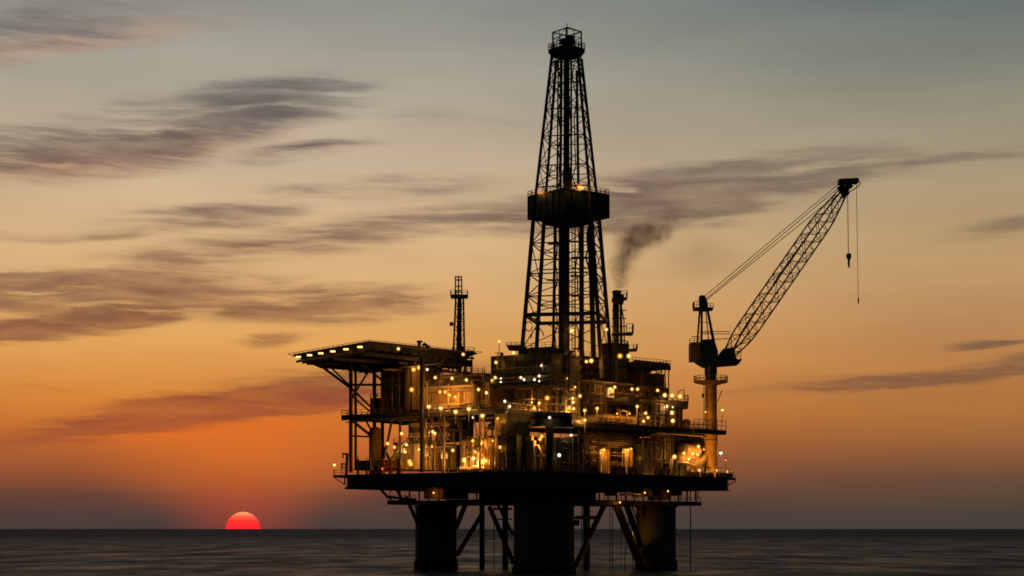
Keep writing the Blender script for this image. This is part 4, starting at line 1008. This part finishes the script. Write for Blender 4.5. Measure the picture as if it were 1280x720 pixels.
# ================================================================== EXHAUST STACK
YS = 384
def SP(px, py, dy=0): return P(px, py, YS + dy)
q = SP(774, 478)
st = thing('exhaust_stack', 'dark multi-pipe exhaust stack with balconies right of the derrick', 'exhaust stack', (q.x, q.y, q.z))
MB().tube([SP(770.5, 480), SP(770.5, 366)], .62, 14).build('flue', 'derrick', st)
MB().tube([SP(777, 480, 1), SP(776, 378, 1)], .3, 12).build('flue', 'derrick', st)
MB().tube([SP(781, 480, 1.5), SP(780, 400, 1), SP(777, 384, 1)], .14, 10).build('flue', 'derrick', st)
MB().tube([SP(765.5, 480, -1), SP(766.5, 380, -1)], .12, 10).build('flue', 'derrick', st)
b = MB(); q = SP(771.0, 370); b.lathe((q.x, q.y), [(.8, zat(380, YS)), (1.15, zat(377, YS)), (1.15, zat(373, YS)), (.95, zat(372, YS)), (.95, zat(366, YS)), (1.15, zat(365.5, YS)), (1.15, zat(364.5, YS)), (.7, zat(363, YS))], 18); b.build('cap', 'derrick', st)
b = MB(); q = SP(777, 372, 1); b.lathe((q.x, q.y), [(.3, zat(380, YS)), (.55, zat(376, YS)), (.55, zat(369, YS)), (.3, zat(367, YS))], 14); b.build('cap', 'derrick', st)
for py in (388, 398, 408, 426, 446):
    b = MB(); b.beam(SP(765, py, -1.2), SP(782, py, -1.2), .22); b.beam(SP(765, py, 1.6), SP(782, py, 1.6), .22); b.beam(SP(765, py, -1.2), SP(765, py, 1.6), .22); b.beam(SP(782, py, -1.2), SP(782, py, 1.6), .22); b.build('guide_frame', 'derrick', st)
b = MB()
z = zat(373.5, YS); c0 = SP(774, 373); b.prism([(c0.x - 1.6, YS - 1.6), (c0.x + 1.7, YS - 1.6), (c0.x + 1.7, YS + 1.6), (c0.x - 1.6, YS + 1.6)], z - .2, z); b.rail([(c0.x + .2, YS - 1.6, z), (c0.x + 1.7, YS - 1.6, z), (c0.x + 1.7, YS + 1.6, z)], 1.6, .8, .05); b.build('balcony', 'derrick', st)
for (x0, x1, py, h, nm) in ((765, 791, 417, 2.0, ''), (780, 796, 437, 1.0, '')):
    z = zat(py, YS); a, c2 = (x0 - 640) * YS / F, (x1 - 640) * YS / F
    b = MB(); b.prism([(a, YS - 2), (c2, YS - 2), (c2, YS + 2), (a, YS + 2)], z - .3, z); b.rail([((x0 + x1 * 2) / 3 * YS / F - 640 * YS / F, YS - 2, z), (c2, YS - 2, z), (c2, YS + 2, z)], h, 1.2, .06); b.build('balcony', 'derrick', st)
block('stack_base_house', 'tall brown base block with pale upright pipes beneath the exhaust stack', 'module', 'R', 766, 786, 19, 4, 430, 478, 'rust', pipes=14, hpipes=0, rail=False)

# ================================================================== ORANGE LIT VESSELS near the crane
for i, (px, py, r, L, lab) in enumerate(((862, 563, 1.6, 5, 'upper pale horizontal vessel lit orange beside the crane pedestal'), (859, 573, 1.3, 6, 'middle horizontal vessel lit orange beside the crane pedestal'))):
    q = FP('R', px, py, 6); d = DIRS['R'][0]
    th = thing('pressure_vessel', lab, 'vessel', (q.x, q.y, q.z), 'horizontal vessels beside the crane pedestal')
    prof = []
    b = MB(); A, B = q - d * L / 2, q + d * L / 2; pts = []
    b.tube([A, B], r, 20, True).build('shell', 'cream', th)
    for s_, E in ((-1, A), (1, B)):
        bb = MB(); bb.tube([E, E + d * s_ * .5], r, 20, True, r * .55); bb.build('end_cap', 'cream', th)
    for t in (.25, .75):
        p = A.lerp(B, t); MB().beam(p - Vector((0, 0, r)), p - Vector((0, 0, r + 1.4)), .7, .5).build('saddle', 'rust', th)
q = FP('R', 870, 582, 3.5)
th = thing('elbow_duct', 'fat pale curved duct sweeping up to the crane pedestal', 'duct', (q.x, q.y, ZD))
MB().tube([FP('R', 866, 580, 4), FP('R', 872, 580, 4), FP('R', 878, 577, 4.5), FP('R', 882, 570, 5)], .8, 14).build('duct', 'cream', th)
MB().tube([FP('R', 845, 578, 3.4), FP('R', 858, 578, 3.4), FP('R', 866, 581, 3.4), FP('R', 880, 579, 3.4)], .16, 8).build('handrail', 'cream', th)

# ================================================================== PEDESTAL CRANE
YC = 394.0
def CP(px, py, dy=0): return P(px, py, YC + dy)
cx = (888.5 - 640) * YC / F
cr = thing('pedestal_crane', 'dark lattice boom crane on a tall yellow pedestal at the right end', 'crane', (cx, YC, ZD))
MB().lathe((cx, YC), [(1.55, ZD - .2), (1.55, zat(540, YC)), (1.62, zat(540, YC)), (1.62, zat(538, YC)), (1.34, zat(536, YC)), (1.3, zat(478, YC))], 28).build('pedestal', 'yellow', cr)
MB().lathe((cx, YC), [(1.3, zat(478, YC)), (1.3, zat(468, YC)), (1.45, zat(467, YC)), (1.45, zat(459, YC)), (1.8, zat(457, YC)), (1.8, zat(450, YC))], 24).build('slew_ring', 'navy', cr)
for py in (588, 573, 556, 524, 508, 493):
    r_ = 1.6 if py > 540 else 1.36
    MB().lathe((cx, YC), [(r_, zat(py, YC) - .06), (r_, zat(py, YC) + .06)], 28).build('weld_band', 'rust', cr)
b = MB(); xl = cx + .9; yl = YC - 1.75
b.beam((xl - .2, yl, ZD), (xl - .2, yl, zat(480, YC)), .07); b.beam((xl + .25, yl, ZD), (xl + .25, yl, zat(480, YC)), .07)
for i in range(52): b.beam((xl - .2, yl, ZD + .4 * i + .3), (xl + .25, yl, ZD + .4 * i + .3), .05)
b.build('ladder', 'rust', cr)
zz = zat(478, YC)
b = MB(); b.lathe((cx, YC), [(2.0, zz - .55), (3.7, zz - .1), (3.9, zz), (3.9, zz + .12)], 24, False); b.build('ring_platform', 'rust', cr)
b = MB(); b.rail([(cx + 3.85 * math.cos(k * math.pi / 9), YC + 3.85 * math.sin(k * math.pi / 9), zz + .1) for k in range(18)], 1.3, 1.4, .06, closed=True); b.build('railing', 'rust', cr)
b = MB(); b.tube([CP(880, 483, -1.5), CP(880, 533, -1.5)], .1, 6); b.beam(CP(878.5, 492, -1.6), CP(878.5, 497, -1.6), .35); b.build('cable_run', 'cable', cr)
b = MB(); b.beam(CP(897, 502, -1), CP(902.5, 488, -1), .18); b.build('boom_rest_arm', 'steel', cr)
# slewing platform
def pxpoly(pts, y0, y1, mat, nm, par, lab=None):
    """outline seen in elevation, given real depth y0..y1"""
    n = len(pts); f = [P(px, py, YC) for px, py in pts]
    v = [(p.x, y0, p.z) for p in f] + [(p.x, y1, p.z) for p in f]
    b = MB(); b.add(v, [tuple(range(n)), tuple(range(2 * n - 1, n - 1, -1))] + [(i, i + n, (i + 1) % n + n, (i + 1) % n) for i in range(n)])
    return b.build(nm, mat, par, lab)
pxpoly([(869, 452), (926, 450), (922, 456), (897, 458), (880, 459), (873, 455)], YC - 2.6, YC + 2.6, 'navy', 'turntable', cr)
hs = pxpoly([(874, 428), (880, 425.5), (889, 425), (893, 431), (896, 440), (896, 452), (874, 452)], YC - 2.4, YC + 2.4, 'navy', 'machinery_house', cr)
b = MB()
for px in (878, 883, 888): b.beam(CP(px, 430, -2.45), CP(px, 451, -2.45), .1)
b.beam(CP(874, 440, -2.45), CP(896, 440, -2.45), .1); b.build('wall_rib', 'navy', hs)
w = pxpoly([(862, 429.5), (873.5, 429.5), (873.5, 452), (862, 452)], YC - 2.2, YC + 2.2, 'tan', 'counterweight_panel', cr)
pxpoly([(897, 445), (903, 437), (917, 434.5), (918.5, 447), (922, 452), (896, 452)], YC - 1.8, YC + 1.8, 'navy', 'winch_drum_house', cr)
b = MB(); b.rail([CP(918, 452, -2.4), CP(926, 451, -2.4), CP(926, 451, 2.4)], 2.2, 1.2, .06); b.build('railing', 'cable', cr)
b = MB(); b.rail([CP(862, 429, -2), CP(874, 428, -2)], 1.0, 1.2, .05); b.build('railing', 'cable', cr)
# a-frame
b = []
for (x0, y0, x1, y1, dy, r) in ((871.5, 429, 874.5, 388, -1.5, .2), (871.5, 429, 875, 388, 1.5, .2), (876.8, 428, 877.3, 388, 0, .26), (894.5, 438, 884.5, 388, -1.3, .3), (893, 436, 884, 388, 1.3, .22), (886, 428, 882, 388, 0, .12)):
    MB().tube([CP(x0, y0, dy), CP(x1, y1, dy * .6)], r, 8).build('mast_leg', 'cable', cr)
b = MB()
for py, xa, xb in ((403, 874, 888), (416, 873, 890)): b.beam(CP(xa, py, -1), CP(xb, py, -1), .12); b.beam(CP(xa, py, 1), CP(xb, py, 1), .12)
b.build('mast_rung', 'cable', cr)
pxpoly([(874.5, 389), (873.8, 371), (876, 369.5), (880, 370), (882.5, 374), (884, 379), (885, 389)], YC - 1.1, YC + 1.1, 'cable', 'mast_head', cr)
z = zat(386, YC); a, c2 = CP(867, 386).x, CP(890.5, 386).x
b = MB(); b.prism([(a, YC - 1.8), (c2, YC - 1.8), (c2, YC + 1.8), (a, YC + 1.8)], z - .35, z); b.rail([(a, YC - 1.8, z), (a + 1.2, YC - 1.8, z)], 1.5, .6, .05); b.rail([(c2 - 1.4, YC - 1.8, z), (c2, YC - 1.8, z)], 1.0, .6, .05); b.rail([(a, YC - 1.8, z), (a, YC + 1.8, z)], 1.5, 1.2, .05); b.build('mast_platform', 'cable', cr)
b = MB(); b.tube([CP(864.5, 420.8, 0), CP(875, 420.8, 0)], .1, 6); b.build('antenna', 'cable', cr)
# boom
psi = R(36)
def BY(px): return YC + (px - 905) * YC / F * math.tan(psi) * .62
foot = Vector((CP(908, 449).x, YC, CP(908, 449).z)); tp = P(1056, 236, BY(1056))
ax = (tp - foot).normalized()
side = Vector((0, 1, 0)).cross(ax); side = Vector((-ax.y, ax.x, 0)).normalized(); upv = ax.cross(side).normalized()
if upv.z < 0: upv = -upv
L = (tp - foot).length
def sec(t):
    # half width / half height along the boom
    w = 2.2; h = 1.7
    if t < .14: h = .3 + (1.7 - .3) * t / .14
    if t > .80: k_ = (t - .80) / .20; w = 2.2 - 1.4 * k_; h = 1.7 - 1.0 * k_
    c = foot + ax * L * t
    return [c + side * w * a + upv * h * b_ for a, b_ in ((-1, -1), (1, -1), (1, 1), (-1, 1))]
NB = 17
S_ = [sec(i / NB) for i in range(NB + 1)]
for k in range(4):
    b = MB()
    for i in range(NB): b.beam(S_[i][k], S_[i + 1][k], .27)
    b.build('boom_chord', 'cable', cr)
b = MB()
for i in range(NB):
    for k in range(4):
        k2 = (k + 1) % 4; b.beam(S_[i + 1][k], S_[i + 1][k2], .11)
        a, c2 = (k, k2) if i % 2 else (k2, k); b.beam(S_[i][a], S_[i + 1][c2], .13)
b.build('boom_lacing', 'cable', cr)
b = MB(); b.tube([S_[1][3] + side * .6, S_[8][3] + side * .9, S_[16][3] + side * .6], .12, 6); b.build('boom_walkway_pipe', 'cable', cr)
TY = BY(1060)
def TP(px, py, dy=0): return P(px, py, TY + dy)
b = MB(); b.beam(TP(1048, 227.5), TP(1072, 226.5), 2.6, 1.1); b.hcyl(TP(1070, 226, -1), TP(1070, 226, 1), .75); b.beam(TP(1050, 232), TP(1058, 245), 2.0, 1.4); b.beam(TP(1050, 240), TP(1064, 231), 1.4, 1.3); b.build('boom_head', 'cable', cr)
b = MB(); b.tube([TP(1058, 243), TP(1068, 236), TP(1074, 232), TP(1076, 229), TP(1074, 226.5)], .14, 6); b.build('jib_guard', 'cable', cr)
for (x0, y0, x1, y1) in ((880, 371, 1049, 229.5), (882, 374, 1050, 233), (883, 375, 1033, 254)):
    for dy in (-.4,):
        MB().tube([CP(x0, y0, dy), P(x1, y1, BY(x1))], .085, 8).build('pendant_line', 'cable', cr)
for py in (414.5, 417.5, 423):
    MB().tube([CP(876, py + (2 if py > 420 else 0)), P(913, py, BY(913))], .09, 5).build('luffing_line', 'cable', cr)
MB().tube([TP(1059.5, 236), TP(1060.5, 318)], .09, 8).build('hoist_line', 'cable', cr)
MB().tube([TP(1070.5, 230), TP(1072.8, 374)], .06, 8).build('whip_line', 'cable', cr)
q = TP(1061, 320)
hk = MB().lathe((q.x, q.y), [(.25, zat(333, TY) ), (.28, zat(325, TY)), (.62, zat(321.5, TY)), (.62, zat(317.5, TY)), (.1, zat(316.5, TY))], 12).build('hook_block', 'cable', cr)
b = MB(); b.tube([(q.x, q.y, zat(331, TY)), (q.x + .25, q.y, zat(333, TY)), (q.x + .2, q.y, zat(334.5, TY)), (q.x - .15, q.y, zat(334, TY))], .12, 8); b.build('hook', 'cable', hk)
q = TP(1073, 376); MB().lathe((q.x, q.y), [(.08, zat(379.5, TY)), (.17, zat(378, TY)), (.17, zat(373, TY)), (.05, zat(371.5, TY))], 10).build('whip_weight', 'red', cr)
# jaw where the boom meets the turntable
for dy in (-1.6, 1.6): MB().beam(CP(903, 452, dy), CP(909, 445, dy), .5, .8).build('boom_pivot', 'navy', cr)

# ================================================================== small rooftop things
q = FP('L', 624, 452, 14)
th = thing('aerial_pole', 'thin aerial pole with a faint star of light on the dark green roof', 'aerial', (q.x, q.y, q.z))
MB().tube([q, FP('L', 624, 428, 14)], .07, 6).build('pole', 'cable', th)
MB().sphere(FP('L', 624, 427, 14), .28, 8).build('bulb', 'amber', th)
b = MB(); b.beam(FP('L', 619, 441, 14), FP('L', 629, 441, 14), .12); b.beam(FP('L', 627, 441, 14), FP('L', 627, 451, 14), .5, .4); b.beam(FP('L', 618, 445, 14), FP('L', 620, 451, 14), .1); b.build('antenna_frame', 'steel', th)
q = FP('L', 645, 437, 15)
th = thing('lookout_pan', 'black boat shaped lookout tray on the roof beside the derrick leg', 'lookout', (q.x, q.y, q.z))
A_, B_ = FP('L', 633, 432, 15), FP('L', 651, 432, 15); C_, D_ = FP('L', 636, 438, 15), FP('L', 651, 438, 15); n = nL
b = MB(); b.hexa([C_, D_, D_ + n * 2, C_ + n * 2], [A_, B_, B_ + n * 2.4, A_ + n * 2.4]); b.build('tray', 'steel', th)
b = MB(); b.rail([A_, B_], .7, 1.2, .05); b.build('railing', 'dpipe', th)
# ================================================================== LAMPS
# one bulkhead lamp and one pole lamp are built with their parts, all the others are copies
def bulb_mesh(r, nm, mat):
    b = MB(); b.sphere((0, 0, 0), r, 8); me = bpy.data.meshes.new(nm); me.from_pydata(b.v, [], b.f); [setattr(p, 'use_smooth', True) for p in me.polygons]; me.materials.append(M[mat]); return me
def raw(b, nm, mat):
    me = bpy.data.meshes.new(nm); me.from_pydata(b.v, [], b.f); me.materials.append(M[mat]); return me
RB = {'s': .19, 'm': .27, 'l': .37}
bulbs = {(s_, m): bulb_mesh(RB[s_], 'bulb', m) for s_ in RB for m in ('warm', 'amber', 'white', 'redlamp')}
halo_globes = {(s_, m): bulb_mesh(RB[s_] * 1.9, 'glass_globe', m + 'globe') for s_ in 'ml' for m in ('warm', 'amber')}  # glowing shells added round the bulbs in place of glare halos
hood = raw(MB().lathe((0, 0), [(.34, .22), (.30, .36), (.12, .46)], 10), 'hood', 'steel')
brk = raw(MB().tube([(0, 0, .4), (0, .25, .55), (0, .8, .55)], .06, 6), 'bracket', 'pipe')
pole = raw(MB().tube([(0, .35, -2.6), (0, .35, .35), (0, .1, .5)], .07, 6), 'pole', 'pipe')
tube_ = raw(MB().tube([(-.52, 0, 0), (.52, 0, 0)], .18, 10), 'bulb', 'warm')
thood = raw(MB().beam((-.8, 0, .36), (.8, 0, .36), .5, .16), 'hood', 'steel')
LC = {'warm': (1.0, .42, .08), 'amber': (1.0, .38, .05), 'white': (1.0, .62, .30), 'redlamp': (1, .15, .06)}
NUM = ['first', 'second', 'third', 'fourth', 'fifth', 'sixth', 'seventh', 'eighth', 'ninth', 'tenth', 'eleventh', 'twelfth', 'thirteenth', 'fourteenth', 'fifteenth']
lamp_lights = {}
POW = 1.0   # brightness of every fitting
def lamp(pos, kind, size, mount, label, group, power):
    o = bpy.data.objects.new('rig_lamp', None); COL.objects.link(o); o.location = pos; o['label'] = label; o['category'] = 'lamp'; o['group'] = group
    if mount == 'tube':
        parts = [('bulb', tube_), ('hood', thood)]
    else:
        parts = [('bulb', bulbs[(size, kind)]), ('hood', hood), ('pole', pole) if mount == 'pole' else ('bracket', brk)]
        if mount == 'bare': parts = parts[:1] + [('bracket', brk)]
    if (size, kind) in halo_globes and mount != 'tube': parts.append(('glass_globe', halo_globes[(size, kind)]))
    for nm, me in parts:
        c = bpy.data.objects.new(nm, me); COL.objects.link(c); c.parent = o
    if kind == 'warm': power = int(power * .95)
    if power > 0:
        key = (kind, power)
        if key not in lamp_lights:
            l = bpy.data.lights.new('lamp_light', 'POINT'); l.energy = power * POW; l.color = LC[kind]; l.shadow_soft_size = .3; lamp_lights[key] = l
        c = bpy.data.objects.new('lamp_light', lamp_lights[key]); COL.objects.link(c); c.parent = o; c.location = (0, -.75, -.35)
def cluster(phrase, items, group=None):
    # items: (px, py, face or depth, inset, kind, size, mount, power)
    items = sorted(items, key=lambda t: t[0])
    for i, (px, py, fc, ins, kind, size, mount, power) in enumerate(items):
        pos = FP(fc, px, py, ins) if isinstance(fc, str) else P(px, py, fc)
        if len(items) == 1: lab = phrase[0].format(c={'warm': 'warm yellow', 'amber': 'orange', 'white': 'white', 'redlamp': 'reddish'}[kind])
        else: lab = '%s lamp from the left %s' % (NUM[i], phrase)
        lamp(pos, kind, size, mount, lab, group or 'lamps on the oil rig', power)
def wl(pts, fc, ins, kind='warm', size='m', mount='bare', power=150):
    return [(x, y, fc, ins, kind, size, mount, power) for x, y in pts]
# helideck edge: long fittings hung below the rim
edge = []
for px, Y in ((373, 375.6), (387, 371.8), (401, 367.8), (416, 363.8), (432.5, 359.5), (450, 355.0)):
    edge.append((px, HOR - (ZH - .95 - EYE) * F / Y, Y, 0, 'warm', 'm', 'tube', 10))
cluster('along the left rim of the helideck', edge, 'long lamps along the helideck rim')
cluster('under the near rim of the helideck', [(498, 436, 357.5, 0, 'warm', 'm', 'bare', 20), (579, 443, 371, 0, 'warm', 'm', 'bare', 30)], 'lamps under the helideck rim')
cluster('just below the helideck, left group', wl([(517, 462), (524, 459.5)], 'L', 3.2, 'amber', 'l', 'bare', 260) + wl([(534, 462)], 'L', 4, 'white', 'm', 'bare', 60) + wl([(514.5, 487)], 'L', 3.2, 'amber', 'l', 'bare', 300), 'lamps below the helideck')
cluster('on the roof edge of the wide tan deckhouse', wl([(544, 472), (565, 473), (583, 475)], 'L', 5, 'warm', 'm', 'bare', 120), 'lamps on the tan deckhouse')
cluster('on the orange lit wall of the wide tan deckhouse', wl([(550, 490), (556.5, 490), (562, 494), (569, 496)], 'L', 4.2, 'amber', 'm', 'bare', 420), 'lamps on the tan deckhouse')
cluster('on the small brown block right of it', wl([(598, 487), (608, 491)], 'L', 5, 'warm', 'm', 'bare', 150), 'lamps on the tan deckhouse')
cluster('along the mid-height walkway', wl([(536, 508), (551, 510), (569.5, 514.5), (586, 511), (603, 519.5)], 'L', .2, 'warm', 'l', 'pole', 150) + wl([(591, 522)], 'L', .4, 'white', 's', 'bare', 40), 'lamps along the walkway')
cluster('at the right end of the walkway', wl([(631, 501.5), (637, 508)], 'L', 1.5, 'white', 'm', 'bare', 70) + wl([(633, 513.5)], 'L', 1.5, 'warm', 'm', 'bare', 90), 'lamps along the walkway')
cluster('above the left deckhouses on the main deck', wl([(541, 539.5), (543.5, 541.5)], 'L', 5, 'warm', 'm', 'pole', 160) + wl([(502, 542), (484.5, 554.5)], 'L', 2, 'warm', 'm', 'bare', 200) + wl([(493, 559)], 'L', 3, 'amber', 'm', 'bare', 200), 'lamps among the lower left deckhouses')
cluster('in front of the lit workshop on the main deck', wl([(506.5, 565), (508, 556), (524, 562)], 'L', 5.5, 'warm', 'm', 'bare', 330) + wl([(512, 577), (513.5, 580)], 'L', 6, 'amber', 'l', 'bare', 380), 'lamps among the lower left deckhouses')
cluster('between the black post and the bent post', wl([(540, 558)], 'L', 6, 'amber', 's', 'bare', 260) + wl([(555, 579)], 'L', 4, 'warm', 'm', 'pole', 220) + wl([(566, 563)], 'L', 3, 'warm', 'm', 'bare', 140), 'lamps among the lower left deckhouses')
cluster('in the bright engine room on the main deck', wl([(591, 551), (602, 553), (594, 565)], 'L', 4, 'amber', 'm', 'bare', 420) + wl([(580, 575), (592, 573), (598, 578), (603.5, 577), (606.5, 574.5)], 'L', 4.6, 'warm', 'l', 'bare', 380), 'lamps in the engine room')
cluster(('{c} lamp shining on the dark green container',), wl([(625, 559)], 'L', 1.2, 'amber', 'm', 'bare', 80))
cluster(('{c} lamp on a short pole at the far left tip of the main deck',), wl([(418, 581)], 'L', 1.0, 'warm', 'm', 'pole', 80))
cluster(('small {c} lamp at the foot of the red valve tree',), wl([(478, 586)], 'L', 1.0, 'redlamp', 's', 'bare', 15))
cluster('on the roof edge of the dark green block', wl([(620, 453), (642, 441)], 'L', 11, 'warm', 'm', 'bare', 60), 'lamps on the dark green block')
cluster('across the front of the dark green block', wl([(615, 476), (619, 472)], 'L', 11.5, 'warm', 'm', 'bare', 25) + wl([(626, 473), (626, 477.5), (674, 476.5)], 'L', 11.5, 'white', 's', 'bare', 0) + wl([(651, 472), (655, 474.5), (668, 474.5), (674, 470), (677, 457)], 'L', 11.2, 'white', 'm', 'bare', 12), 'lamps on the dark green block')
cluster('in the recessed orange wall at centre left', wl([(664, 499), (664, 503), (674, 504), (668, 510)], 'L', 12, 'warm', 'm', 'bare', 240) + wl([(684, 497.5)], 'L', 11, 'amber', 'l', 'bare', 700), 'lamps on the recessed wall')
cluster(('bright {c} lamp on the rounded control cabin',), wl([(687, 522)], 'L', .2, 'white', 'm', 'bare', 60))
cluster('below the balcony by the corner column', wl([(654, 557)], 'L', 6, 'white', 'm', 'bare', 70) + wl([(677, 545.5), (675, 549)], 'L', 4.5, 'amber', 'm', 'bare', 420), 'lamps by the corner column')
cluster('on the dark wall right of the corner column', wl([(699, 569)], 'R', 3, 'white', 'l', 'bare', 60) + wl([(714, 544)], 'R', 3, 'white', 'm', 'bare', 50), 'lamps by the corner column')
cluster('on the derrick central column and legs', [(698, 450.5, 362, 0, 'warm', 'm', 'bare', 25), (714.8, 413.5, 380, 0, 'warm', 'l', 'bare', 120), (715, 459, 374, 0, 'warm', 'm', 'bare', 40), (722, 459, 374, 0, 'amber', 'l', 'bare', 150), (721.5, 462, 374, 0, 'warm', 'l', 'bare', 60), (733, 452, 374, 0, 'warm', 'm', 'bare', 140), (739, 451, 374, 0, 'warm', 'l', 'bare', 160), (758, 412, 382, 0, 'warm', 'm', 'bare', 200)], 'lamps low on the derrick')
cluster('on top of the dark box high on the derrick', [(671, 239.5, 383, 0, 'amber', 'm', 'bare', 120), (725, 233.5, 379, 0, 'amber', 'l', 'bare', 420), (728, 235, 378, 0, 'amber', 'm', 'bare', 0)], 'lamps high on the derrick')
cluster('around the foot of the derrick column', wl([(709, 473), (719, 484)], 'R', 7.5, 'warm', 's', 'bare', 60) + wl([(725, 495), (716, 498), (716.5, 503), (717, 511)], 'R', 6, 'warm', 'm', 'bare', 160) + wl([(712, 510)], 'R', 7, 'amber', 'l', 'bare', 500), 'lamps at the derrick foot')
cluster('along the upper right deck railing', wl([(713, 523), (731, 513), (746.5, 510.5), (731, 525), (796.5, 508)], 'R', 2.2, 'warm', 'm', 'pole', 200), 'lamps on the upper right deck')
cluster('on the exhaust stack', [(775, 445, 375, 0, 'amber', 'l', 'bare', 500), (786, 445, 376, 0, 'warm', 'l', 'bare', 120)], 'lamps on the exhaust stack')
cluster('under the thin pale canopy', wl([(763, 486), (768.5, 484)], 'R', 9.2, 'warm', 'm', 'bare', 320) + wl([(765, 489)], 'R', 9.2, 'amber', 's', 'bare', 0), 'lamps under the canopy')
cluster('along the rounded roof deck', wl([(790, 486.5), (797, 486.5), (822, 488)], 'R', 8, 'warm', 'm', 'bare', 100) + wl([(831, 494), (840, 494.5), (850, 495.5)], 'R', 5.6, 'warm', 'l', 'bare', 100), 'lamps along the rounded roof deck')
cluster('on the dark block under the rounded roof deck', wl([(807, 516.5), (810, 522), (804.5, 526.5)], 'R', 4.5, 'warm', 'm', 'bare', 130) + wl([(831, 509), (841, 509)], 'R', 6, 'white', 's', 'bare', 60) + wl([(833, 508), (840, 516), (841, 526)], 'R', 6, 'warm', 'l', 'bare', 220), 'lamps under the rounded roof deck')
cluster('on the dark hall with the glowing doorways', wl([(755, 562.5), (785, 562.5)], 'R', 4.6, 'amber', 'm', 'bare', 420) + wl([(789, 561), (799, 571)], 'R', 5, 'warm', 's', 'bare', 40), 'lamps on the dark hall')
cluster('among the orange lit vessels by the crane pedestal', wl([(843, 571)], 'R', 1.6, 'warm', 'l', 'bare', 240) + wl([(855, 566.5), (861, 574)], 'R', 3.4, 'warm', 'm', 'bare', 260) + wl([(866, 567), (872, 568)], 'R', 3.0, 'amber', 'l', 'bare', 300) + wl([(873, 558), (874, 588)], 'R', 2.6, 'warm', 'm', 'bare', 260), 'lamps among the vessels')
cluster('right of the crane pedestal', wl([(903, 512.5)], 'R', 6, 'warm', 'm', 'pole', 50) + wl([(901, 566)], 'R', 4, 'white', 'l', 'pole', 90) + wl([(907, 575)], 'R', 3, 'redlamp', 's', 'pole', 20), 'lamps right of the crane')
cluster('on the pedestal of the crane', [(880, 562, 390.5, 0, 'amber', 's', 'bare', 420), (882, 515, 391, 0, 'amber', 's', 'bare', 160)], 'lamps on the crane pedestal')
cluster('inside the cellar deck under the hull', wl([(542, 616), ], 'L', 4.4, 'amber', 's', 'bare', 60) + wl([(806, 616), (835, 614), (775, 628)], 'R', 2.6, 'amber', 's', 'bare', 60), 'lamps under the hull')
# added lamp tucked behind the brace to put orange light on the right leg
lamp(P(787, 666, 382.2), 'amber', 's', 'bare', 'small added orange lamp hidden behind the thick brace, lighting the right leg', 'lamps under the hull', 260)
cluster('added along the foot of the rig right deck edge', wl([(773, 590), (788, 590), (824, 590)], 'R', 2.0, 'amber', 's', 'bare', 130) + wl([(884, 590), (896, 588), (909, 590)], 'R', 2.4, 'amber', 's', 'bare', 130), 'added low lamps along the right deck edge')  # small lamps added low to make the railing panels glow
cluster('added above the cream tank house', wl([(771.5, 517), (787, 517)], 'R', 4.6, 'amber', 's', 'bare', 260), 'added lamps above the cream tank house')  # added lamps that turn the tank house doors orange
cluster('added before the pale lit box at the walkway end', wl([(616, 551), (622, 523)], 'L', 1.8, 'amber', 's', 'bare', 170), 'added lamps before the pale lit box')  # lamps added to brighten the yellow boxes

# ================================================================== SMOKE
def smoke():
    m = bpy.data.materials.new('smoke_volume'); m.use_nodes = True
    T = NT(m.node_tree)
    for n in list(T.n): T.n.remove(n)
    o = T.node('ShaderNodeOutputMaterial'); v = T.node('ShaderNodeVolumePrincipled')
    v.inputs['Color'].default_value = (.46, .33, .26, 1); v.inputs['Anisotropy'].default_value = 0.0
    tc = T.node('ShaderNodeTexCoord'); ob = tc.outputs['Object']
    n1 = T.noise(ob, .16, 5, .6)
    w = T.vmath('MULTIPLY', T.vmath('SUBTRACT', n1.outputs['Color'], (.5, .5, .5)).outputs[0], (7, 7, 7)).outputs[0]
    p = T.vmath('ADD', ob, w).outputs[0]
    s = T.node('ShaderNodeSeparateXYZ'); T.put(s.inputs[0], p); x, y, z = s.outputs
    def along(pts):   # plume made of ellipsoidal puffs in object space
        acc = None
        for (cx_, cz, rx, rz, k) in pts:
            d = T.node('ShaderNodeCombineXYZ')
            T.put(d.inputs[0], T.math('DIVIDE', T.math('SUBTRACT', x, cx_), rx)); T.put(d.inputs[1], T.math('DIVIDE', y, (rx + rz) / 2)); T.put(d.inputs[2], T.math('DIVIDE', T.math('SUBTRACT', z, cz), rz))
            v_ = T.smooth(T.vmath('LENGTH', d.outputs[0]).outputs['Value'], 1.0, 0.0, 0.0, k)
            acc = v_ if acc is None else T.math('ADD', acc, v_)
        return acc
    K = 384 / F
    def q(px, py, rx, rz, k): return ((px - 772) * K, (363 - py) * K, rx * K * 1.45, rz * K * 1.35, k)
    a = along([q(772, 358, 8, 12, .9), q(774, 345, 11, 16, 1.1), q(778, 328, 15, 20, 1.2), q(785, 308, 20, 20, 1.1), q(802, 297, 26, 17, 1.1), q(820, 288, 24, 14, 1.0), q(838, 275, 24, 14, .3), q(875, 318, 48, 34, .09), q(850, 266, 24, 12, .15)])
    n2 = T.noise(p, .5, 5, .6)
    den = T.math('MULTIPLY', a, T.smooth(n2.outputs['Fac'], .3, .65, .15, 1.3, 'LINEAR'))
    T.put(v.inputs['Density'], T.math('MULTIPLY', den, .25))
    T.l.new(v.outputs[0], o.inputs['Volume'])
    c = P(772, 363, 384); b = MB(); b.prism([(-4, -7), (30, -7), (30, 7), (-4, 7)], 0.2, 22)
    me = bpy.data.meshes.new('smoke_plume'); me.from_pydata(b.v, [], b.f); me.materials.append(m)
    o_ = bpy.data.objects.new('smoke_plume', me); COL.objects.link(o_); o_.location = c; o_['kind'] = 'stuff'; o_['label'] = 'dark smoke drifting right from the exhaust stack'
smoke()
